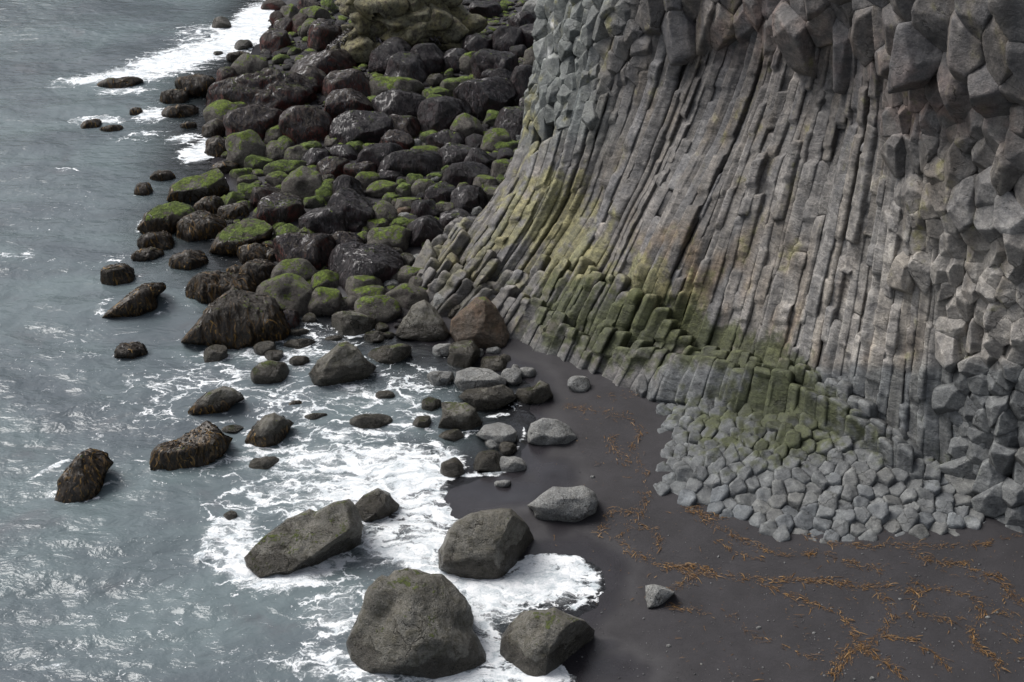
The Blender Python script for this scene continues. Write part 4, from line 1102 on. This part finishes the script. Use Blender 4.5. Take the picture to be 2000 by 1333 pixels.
# --- hackly blocks: three-dimensional cells in the skin of the rock
def block_size(u, v):
    if u < 1075 and v > 240: return 0
    if u < 1260 and v < 255 - max(0, u - 1130) * .9: return .33 if v > 90 else .42
    if 1240 <= u < 1500 and v < 52: return .56
    if 1500 <= u < 1770 and v < 70: return .66
    if 1740 <= u < 1900 and v < 170: return 1.0
    if u >= 1870 and v < 220: return .95
    if 1760 < u and v < 300: return .46
    if u > 1850 and v < 470: return .6
    if 1765 < u and 375 < v < 525: return .40
    if u > 1850 + (8 if v < 700 else 30): return .39 if v < 860 else .44
    if 1690 < u < 1740 and 500 < v < 545: return .0
    return 0
rg = np.random.default_rng(23)
cand = np.stack([rg.uniform(-.9, 7.9, 9000), rg.uniform(-.25, 5.0, 9000)], 1)
CPs = FS(cand[:, 0], cand[:, 1])
cu, cv = to_px(CPs)
acc, accr, acci = [], [], []
for k in range(len(cand)):
    sz = block_size(cu[k], max(cv[k], -55))
    if sz <= 0: continue
    sz *= rg.uniform(.82, 1.2)
    if acc:
        d = np.linalg.norm(np.array(acc) - CPs[k], axis=1)
        if (d < .46 * (np.array(accr) + sz)).any(): continue
    acc.append(CPs[k]); accr.append(sz); acci.append(k)
acc, accr = np.array(acc), np.array(accr)
an = FN(cand[acci, 0], cand[acci, 1])
proud = rg.uniform(-.12, .34, len(acc)) * accr + .12 * accr
A_in = acc + an * proud[:, None] + rg.normal(size=acc.shape) * .08 * accr[:, None]
# air cells in front bound the blocks, two or three per block so that the faces break up
air = []
for p, n_, r in zip(A_in, an, accr):
    tx = np.cross(n_, [0, 0, 1]); tx /= np.linalg.norm(tx); ty = np.cross(n_, tx)
    a0 = rg.uniform(0, 6.28)
    for j in range(rg.choice([1, 2], p=[.55, .45])):
        a = a0 + j * 2.09 + rg.uniform(-.5, .5); k = rg.uniform(.2, .75)
        air.append(p + (n_ * rg.uniform(.8, 1.15) + (tx * math.cos(a) + ty * math.sin(a)) * k) * r)
inner = acc - an * (accr * .8)[:, None] + rg.normal(size=acc.shape) * .1 * accr[:, None]
SQ = np.array([1.05, 1.05, .80])                    # blocks stand taller than wide
ALLS = np.vstack([A_in, np.array(air), inner])
bag = Bag()
for i, (p, n_, r) in enumerate(zip(A_in, an, accr)):
    q = (ALLS - p) * SQ; dd = np.linalg.norm(q, axis=1)
    nb = np.argsort(dd)[1:42]; nb = nb[dd[nb] > 1e-4]
    dirs, Fc = ico(5)
    ex = rg.normal(size=(5, 3)) + n_ * 1.1
    ex /= np.linalg.norm(ex, axis=1)[:, None]
    rr, wr = star(dirs, np.vstack([q[nb] / dd[nb][:, None], ex]), np.append(dd[nb] / 2, rg.uniform(.52, .95, 5) * r), 130)
    rr = np.minimum(rr, 1.5 * r) * (1.03 if rg.uniform() < .75 else 1.14)
    V = dirs * rr[:, None] / SQ
    o = rg.uniform(0, 300, 3)
    V = V + dirs * ((noise(V / r * 1.9 + o, 91) * .02 + fbm(V / r * 5 + o, 3, 92) * .016) * r)[:, None]
    bag.add(V + p, Fc, wr, 'blk', r)
bag.flush('rock_block', 'block_mass')

# --- wave-cut pavement of column ends in front of the columns
FRONT_PX = [(1288,770),(1284,830),(1302,880),(1276,958),(1340,992),(1400,1012),(1470,1040),(1560,1064),(1630,1078),(1700,1084),(1800,1088),(1900,1084),(1995,1064)]
BACK_PX = [(2000,960),(1900,880),(1800,850),(1700,800),(1600,760),(1520,735),(1430,700),(1340,670),(1250,670),(1240,715)]
fr = np.array([at_z(u, v, .12)[:2] for u, v in FRONT_PX]); bk = np.array([at_z(u, v, 1.05)[:2] for u, v in BACK_PX])
poly = np.vstack([fr, bk])
rg = np.random.default_rng(31)
pts = []
hx_ = .385
for r_ in range(int((poly[:, 1].max() - poly[:, 1].min() + 1) / (hx_ * .866))):
    for c_ in range(int((poly[:, 0].max() - poly[:, 0].min() + 1) / hx_)):
        a_, b_ = (c_ + .5 * (r_ % 2)) * hx_, r_ * hx_ * .866
        wq = .14 * math.sin(b_ * 1.7) , .14 * math.sin(a_ * 1.9 + 1)
        pts.append([poly[:, 0].min() - .5 + a_ + wq[0] + rg.uniform(-.085, .085), poly[:, 1].min() - .5 + b_ + wq[1] + rg.uniform(-.085, .085)])
pts = np.array(pts)
inn = inside(pts[:, 0], pts[:, 1], poly)
df = seg_dist(pts[:, 0], pts[:, 1], fr)
ph = .11 + 1.37 * np.clip(df / 4.6, 0, 1) ** .9 + rg.uniform(-.055, .055, len(pts)) + .10 * n2(pts[:, 0], pts[:, 1], 1.1, 93)
bag = Bag()
for i in np.where(inn)[0]:
    q = pts - pts[i]; dd = np.hypot(*q.T)
    nb = np.argsort(dd)[1:12]
    side = np.stack([q[nb, 0] / dd[nb], q[nb, 1] / dd[nb], rg.uniform(-.05, .16, len(nb))], 1)
    side /= np.linalg.norm(side, axis=1)[:, None]
    dep = .27
    tops, dists = [], []
    base_t = np.array([-.14, -.30, 1.0])              # the ends dip towards the sea
    for j in range(rg.choice([1, 2], p=[.55, .45])):
        n_ = base_t + np.array([rg.uniform(-.42, .36), rg.uniform(-.5, .25), 0])
        n_ /= np.linalg.norm(n_); tops.append(n_); dists.append(dep * rg.uniform(.82, 1.05))
    N = np.vstack([side, np.array(tops), [[0, 0, -1]]])
    D = np.concatenate([dd[nb] / 2 * rg.uniform(1.02, 1.09, len(nb)), dists, [1.2]])
    dirs, Fc = ico(4)
    r, w = star(dirs, N, D, 44)
    V = dirs * r[:, None]
    o = rg.uniform(0, 300, 3)
    V = V + dirs * (noise(V * 3.4 + o, 95) * .035 + noise(V * 9 + o, 96) * .010)[:, None]
    c = np.array([pts[i][0], pts[i][1], ph[i] - dep * .8])
    bag.add(V + c, Fc, w, 'pave', -pts[i][1])
bag.flush('column_end', 'pavement_mass')
# the worn floor the ends stand in
ax_, ay_ = np.meshgrid(np.linspace(poly[:, 0].min(), poly[:, 0].max(), 110), np.linspace(poly[:, 1].min(), poly[:, 1].max(), 110))
fxp, fyp = ax_.ravel(), ay_.ravel()
dfp = seg_dist(fxp, fyp, fr); insp = inside(fxp, fyp, poly)
zf = np.where(insp, .11 + 1.37 * np.clip(dfp / 4.6, 0, 1) ** .9 - .09 - .3 * smooth(.35, 0, dfp), -.6) - .08 * smooth(1.2, 0, dfp) + .02 * n2(fxp, fyp, 5, 94)
V = np.stack([fxp, fyp, zf], 1)
link('rock_shelf', mesh('rock_shelf', V - cliff_at, grid_faces(110, 110), {'tint': stain(V) * .8, 'wear': np.zeros(len(V))}), MAT['pave'], cliff)

# --- the mass of rock behind, carried up to the clifftop
s = np.linspace(-1, 8, 140); t = np.concatenate([np.linspace(-.5, 5, 90), np.linspace(5.1, 9.5, 40)])
Sg, Tg = np.meshgrid(s, t)
B = FS(Sg.ravel(), np.minimum(Tg.ravel(), 5.0))
nn = FN(Sg.ravel(), np.minimum(Tg.ravel(), 4.9))
B = B - nn * .85
up = np.maximum(Tg.ravel() - 5, 0)
B[:, 2] += up * 2.3; B[:, :2] += np.array([.5, .75]) * (up * .25)[:, None]
B = B + nn * (fbm(B * .45, 4, 97) * .5 * np.minimum(1, up + .25))[:, None]
nrow = len(t)
top = B[-140:] + np.array([14, 14, .3])
B = np.vstack([B, top])
o = link('rock_face', mesh('rock_face', B - cliff_at, grid_faces(nrow + 1, 140), {'tint': stain(B) * .9, 'wear': np.zeros(len(B))}), MAT['blk'], cliff)
# ------------------------------------------------------------------ wrack and pebbles on the sand
WRACK = [
 ([(1170,1040),(1220,1065),(1260,1090),(1300,1105),(1350,1110),(1400,1120),(1450,1135),(1520,1160),(1580,1185),(1640,1210),(1660,1240),(1670,1270),(1700,1290),(1740,1320),(1760,1345)], 620, 7),
 ([(1340,990),(1380,1020),(1430,1050),(1480,1075),(1530,1090),(1600,1090),(1650,1110),(1700,1120),(1730,1130)], 330, 7),
 ([(1440,1130),(1500,1140),(1560,1140),(1620,1145),(1680,1160),(1710,1155),(1760,1170),(1830,1165),(1890,1185),(1915,1215),(1895,1250),(1900,1280),(1940,1310),(1960,1340)], 620, 7),
 ([(1760,1085),(1800,1105),(1830,1115),(1880,1120),(1900,1140),(1945,1150),(1970,1180),(1960,1190),(2010,1200)], 330, 8),
 ([(1705,1165),(1730,1190),(1740,1220),(1720,1250),(1690,1270),(1660,1290),(1640,1310)], 220, 7),
 ([(1260,960),(1255,1000),(1240,1020),(1280,1040),(1290,1060),(1270,1090)], 150, 7),
 ([(1130,790),(1170,805),(1230,820),(1255,845),(1230,870),(1255,910),(1265,950),(1240,960)], 170, 8),
 ([(1190,850),(1200,880),(1225,905),(1250,915)], 110, 9),
 ([(1550,1045),(1600,1068),(1690,1086),(1750,1080),(1780,1084),(1860,1084),(1920,1084),(2000,1064)], 260, 6),
 ([(1330,1110),(1360,1130),(1310,1150),(1290,1160)], 120, 7), ([(1170,1040),(1185,1010),(1240,1000)], 90, 9), ([(1300,1183),(1380,1200)], 50, 4),
 ([(1340,995),(1390,1015),(1420,1012)], 130, 9), ([(1780,1150),(1800,1190),(1770,1215),(1850,1230),(1900,1245)], 150, 8), ([(1400,1060),(1440,1085),(1480,1100)], 60, 7),
 ([(1420,1200),(1470,1250),(1540,1270),(1600,1300)], 70, 9), ([(1790,1270),(1830,1300),(1850,1330)], 70, 8), ([(1660,1275),(1640,1300),(1630,1330)], 140, 12), ([(1100,790),(1140,800)], 40, 4), ([(1150,770),(1190,775),(1260,770)], 35, 7),
 ([(1940,1190),(1985,1270),(2000,1300)], 60, 14), ([(1715,1255),(1790,1268)], 60, 4), ([(1230,1010),(1210,1060),(1240,1080)], 40, 12), ([(1400,1130),(1340,1105)], 60, 6),
]
rg = np.random.default_rng(41)
spots = []
for pts, n, sp in WRACK:
    P = np.array(pts, float); seg = np.hypot(*np.diff(P, axis=0).T); cs = np.concatenate([[0], np.cumsum(seg)])
    dens = .35 + np.abs(noise(np.stack([np.linspace(0, 9, 200), np.full(200, n * .37), np.zeros(200)], 1), 7)) * 2
    q = rg.choice(200, n, p=dens / dens.sum()) / 200 * cs[-1] + rg.uniform(0, cs[-1] / 200, n)
    u = np.interp(q, cs, P[:, 0]) + rg.normal(size=n) * sp * .75; v = np.interp(q, cs, P[:, 1]) + rg.normal(size=n) * sp * .5
    k = np.clip(np.searchsorted(cs, q) - 1, 0, len(seg) - 1)
    d = np.diff(P, axis=0)[k]
    keep = rg.uniform(size=n) < .72
    u, v, d = u[keep], v[keep], d[keep]
    u, v, d = np.tile(u, 2), np.tile(v, 2), np.tile(d, (2, 1)); u = u + rg.normal(size=len(u)) * 3; v = v + rg.normal(size=len(u)) * 2
    spots += [(a, b, math.atan2(-dy * 1.6, dx)) for a, b, (dx, dy) in zip(u, v, d)]
for _ in range(900):
    u, v = rg.uniform(1080, 2010), rg.uniform(765, 1340)
    if u < 1290 and v > 1190: continue
    if u > 1270 and v < 1000 + (u - 1290) * .12: continue
    spots.append((u, v, rg.uniform(0, 6.28)))
Vs, Fs, rn, k = [], [], [], 0
gp = np.array([at_z(u, v, .1) for u, v, _ in spots]); gg = ground(gp[:, 0], gp[:, 1])
sdw = shore_sd(gp[:, 0], gp[:, 1])
for (p, g0, (u, v, a), sd) in zip(gp, gg, spots, sdw):
    if sd < .25: continue
    L = rg.choice([.025, .05, .10, .20], p=[.40, .36, .18, .06]) * rg.uniform(.7, 1.4)
    w = rg.uniform(.003, .0072) * (1.4 if L > .12 else 1)
    a = a + rg.normal() * .55; cv = rg.normal() * 1.6 / max(L, .1) * .35
    x, y, n = p[0], p[1], 5
    rr = rg.beta(2.2, 1.8); z0 = g0 + rg.uniform(.006, .035)
    bow = rg.uniform(0, .03) * L / .15
    for q in range(n + 1):
        f = q / n
        ww = w * (1 - .6 * abs(2 * f - 1) ** 2)
        zz = z0 + bow * math.sin(f * 3.14) + rg.uniform(-.003, .003)
        nxv, nyv = -math.sin(a), math.cos(a)
        tw = rg.uniform(-.5, .5) * ww
        Vs += [(x + nxv * ww, y + nyv * ww, zz + tw), (x - nxv * ww, y - nyv * ww, zz - tw)]
        rn += [rr, min(1, rr + .1)]
        if q: Fs.append((k + 2 * q - 2, k + 2 * q - 1, k + 2 * q + 1, k + 2 * q))
        x += math.cos(a) * L / n; y += math.sin(a) * L / n; a += cv * L / n
    k += 2 * (n + 1)
tag(link('kelp_wrack', mesh('kelp_wrack', np.array(Vs), np.array(Fs), {'rnd': np.array(rn)}), MAT['wrack']), 'shreds of orange-brown kelp strewn in winding lines over the black sand', 'kelp', kind='stuff')

MAT['peb'] = rock_material('pebble_stone', (.10, .10, .10), (.18, .18, .18), (.06, .06, .06), rough=(.6, .85), speck_amt=0)
P = []
for _ in range(1500):
    u, v = rg.uniform(1120, 2010), rg.uniform(770, 1345)
    if rg.uniform() > smooth(700, 1333, np.array([v - 200 + (u - 1100) * .4]))[0] ** 1.5 + .06: continue
    p = at_z(u, v, .1)
    if shore_sd(p[:1], p[1:2])[0] < .4: continue
    if u > 1270 and v < 1000 + (u - 1290) * .12: continue
    P.append((p[0], p[1], float(ground(p[:1], p[1:2])[0]) + .004, rg.choice([.010, .016, .026], p=[.6, .3, .1]) * rg.uniform(.8, 1.3)))
scatter_rocks('pebbles', P, MAT['peb'], 'tiny grey pebbles dotted over the black sand', 'pebbles', 9, 1)
PEB = [(1306,1262,10,7,'pale pebble alone on the smooth sand right of the lowest boulder'), (1482,1226,10,6,'pale pebble on bare sand below the long kelp line'), (1946,1197,11,7,'upper pale pebble of the pair near the right edge of the sand'),
       (1930,1206,9,6,'lower grey pebble of the pair near the right edge of the sand'), (1704,1325,9,7,'pale pebble among thick kelp at the very bottom of the sand'), (1158,932,10,6,'white shell-like chip on the sand above the hollow-topped boulder'),
       (1758,1171,8,5,'small grey pebble beside the middle kelp line'), (1370,1298,7,5,'tiny pale pebble on the damp sand at the bottom'), (1590,1237,7,5,'dark grey pebble between two kelp lines on the sand')]
for i, (u, v, w, h, lab) in enumerate(PEB):
    o, W, Fc, info = star_rock('pebble', u, v, w, h, 'P', None, (), (), 700 + i, 3, sink=.004)
    tag(o, lab, 'pebble', 'pebbles lying singly on the sand')

# a dark headland across the bay, out of the picture but mirrored in the far water
gx, gy = np.meshgrid(np.linspace(-260, 60, 60), np.linspace(190, 330, 30))
hx, hy = gx.ravel(), gy.ravel()
hz = -2 + 78 * smooth(190, 250, hy) * (.72 + .55 * n2(hx, hy, .02, 98, 4)) * smooth(60, 0, hx)
MAT['hill'] = rock_material('headland_turf', (.03, .04, .02), (.045, .055, .025), (.03, .03, .028), speck_amt=0)
tag(link('hills', mesh('hills', np.stack([hx, hy, hz], 1), grid_faces(30, 60)), MAT['hill']), kind='structure')

# ------------------------------------------------------------------ light, air and camera
world = bpy.data.worlds.new('World'); scene.world = world; world.use_nodes = True
nt = world.node_tree; nt.nodes.clear()
SUN_EL, SUN_AZ = math.radians(52), math.radians(-62)        # high, out over the sea, veiled by cloud
sky = nt.nodes.new('ShaderNodeTexSky'); sky.sky_type = 'NISHITA'; sky.sun_disc = False
sky.sun_elevation = SUN_EL; sky.sun_rotation = SUN_AZ; sky.air_density = 1.0; sky.dust_density = 4.0
hs = nt.nodes.new('ShaderNodeHueSaturation'); hs.inputs['Saturation'].default_value = .42
bg = nt.nodes.new('ShaderNodeBackground'); bg.inputs[1].default_value = .10
ow = nt.nodes.new('ShaderNodeOutputWorld')
nt.links.new(sky.outputs[0], hs.inputs['Color']); nt.links.new(hs.outputs[0], bg.inputs[0]); nt.links.new(bg.outputs[0], ow.inputs[0])
sl = bpy.data.lights.new('sun', 'SUN'); sl.energy = 2.1; sl.angle = math.radians(34); sl.color = (1, .985, .965)
so = bpy.data.objects.new('sun', sl); COL.objects.link(so)
sdir = Vector((math.sin(SUN_AZ) * math.cos(SUN_EL), math.cos(SUN_AZ) * math.cos(SUN_EL), math.sin(SUN_EL)))
so.rotation_euler = sdir.to_track_quat('Z', 'Y').to_euler(); so.location = (-20, 20, 40)

cam = bpy.data.cameras.new('camera'); co = bpy.data.objects.new('camera', cam); COL.objects.link(co)
cam.sensor_width = 36; cam.lens = FPX / 2000 * 36; cam.clip_end = 20000; cam.clip_start = .5
co.location = CAM; co.rotation_euler = (math.pi / 2 - PITCH, 0, 0)
scene.camera = co
scene.view_settings.view_transform = 'Standard'; scene.view_settings.look = 'None'
scene.view_settings.exposure = 0.66; scene.view_settings.gamma = 1
scene.cycles.max_bounces = 6; scene.cycles.transparent_max_bounces = 8; scene.cycles.caustics_reflective = False; scene.cycles.caustics_refractive = False
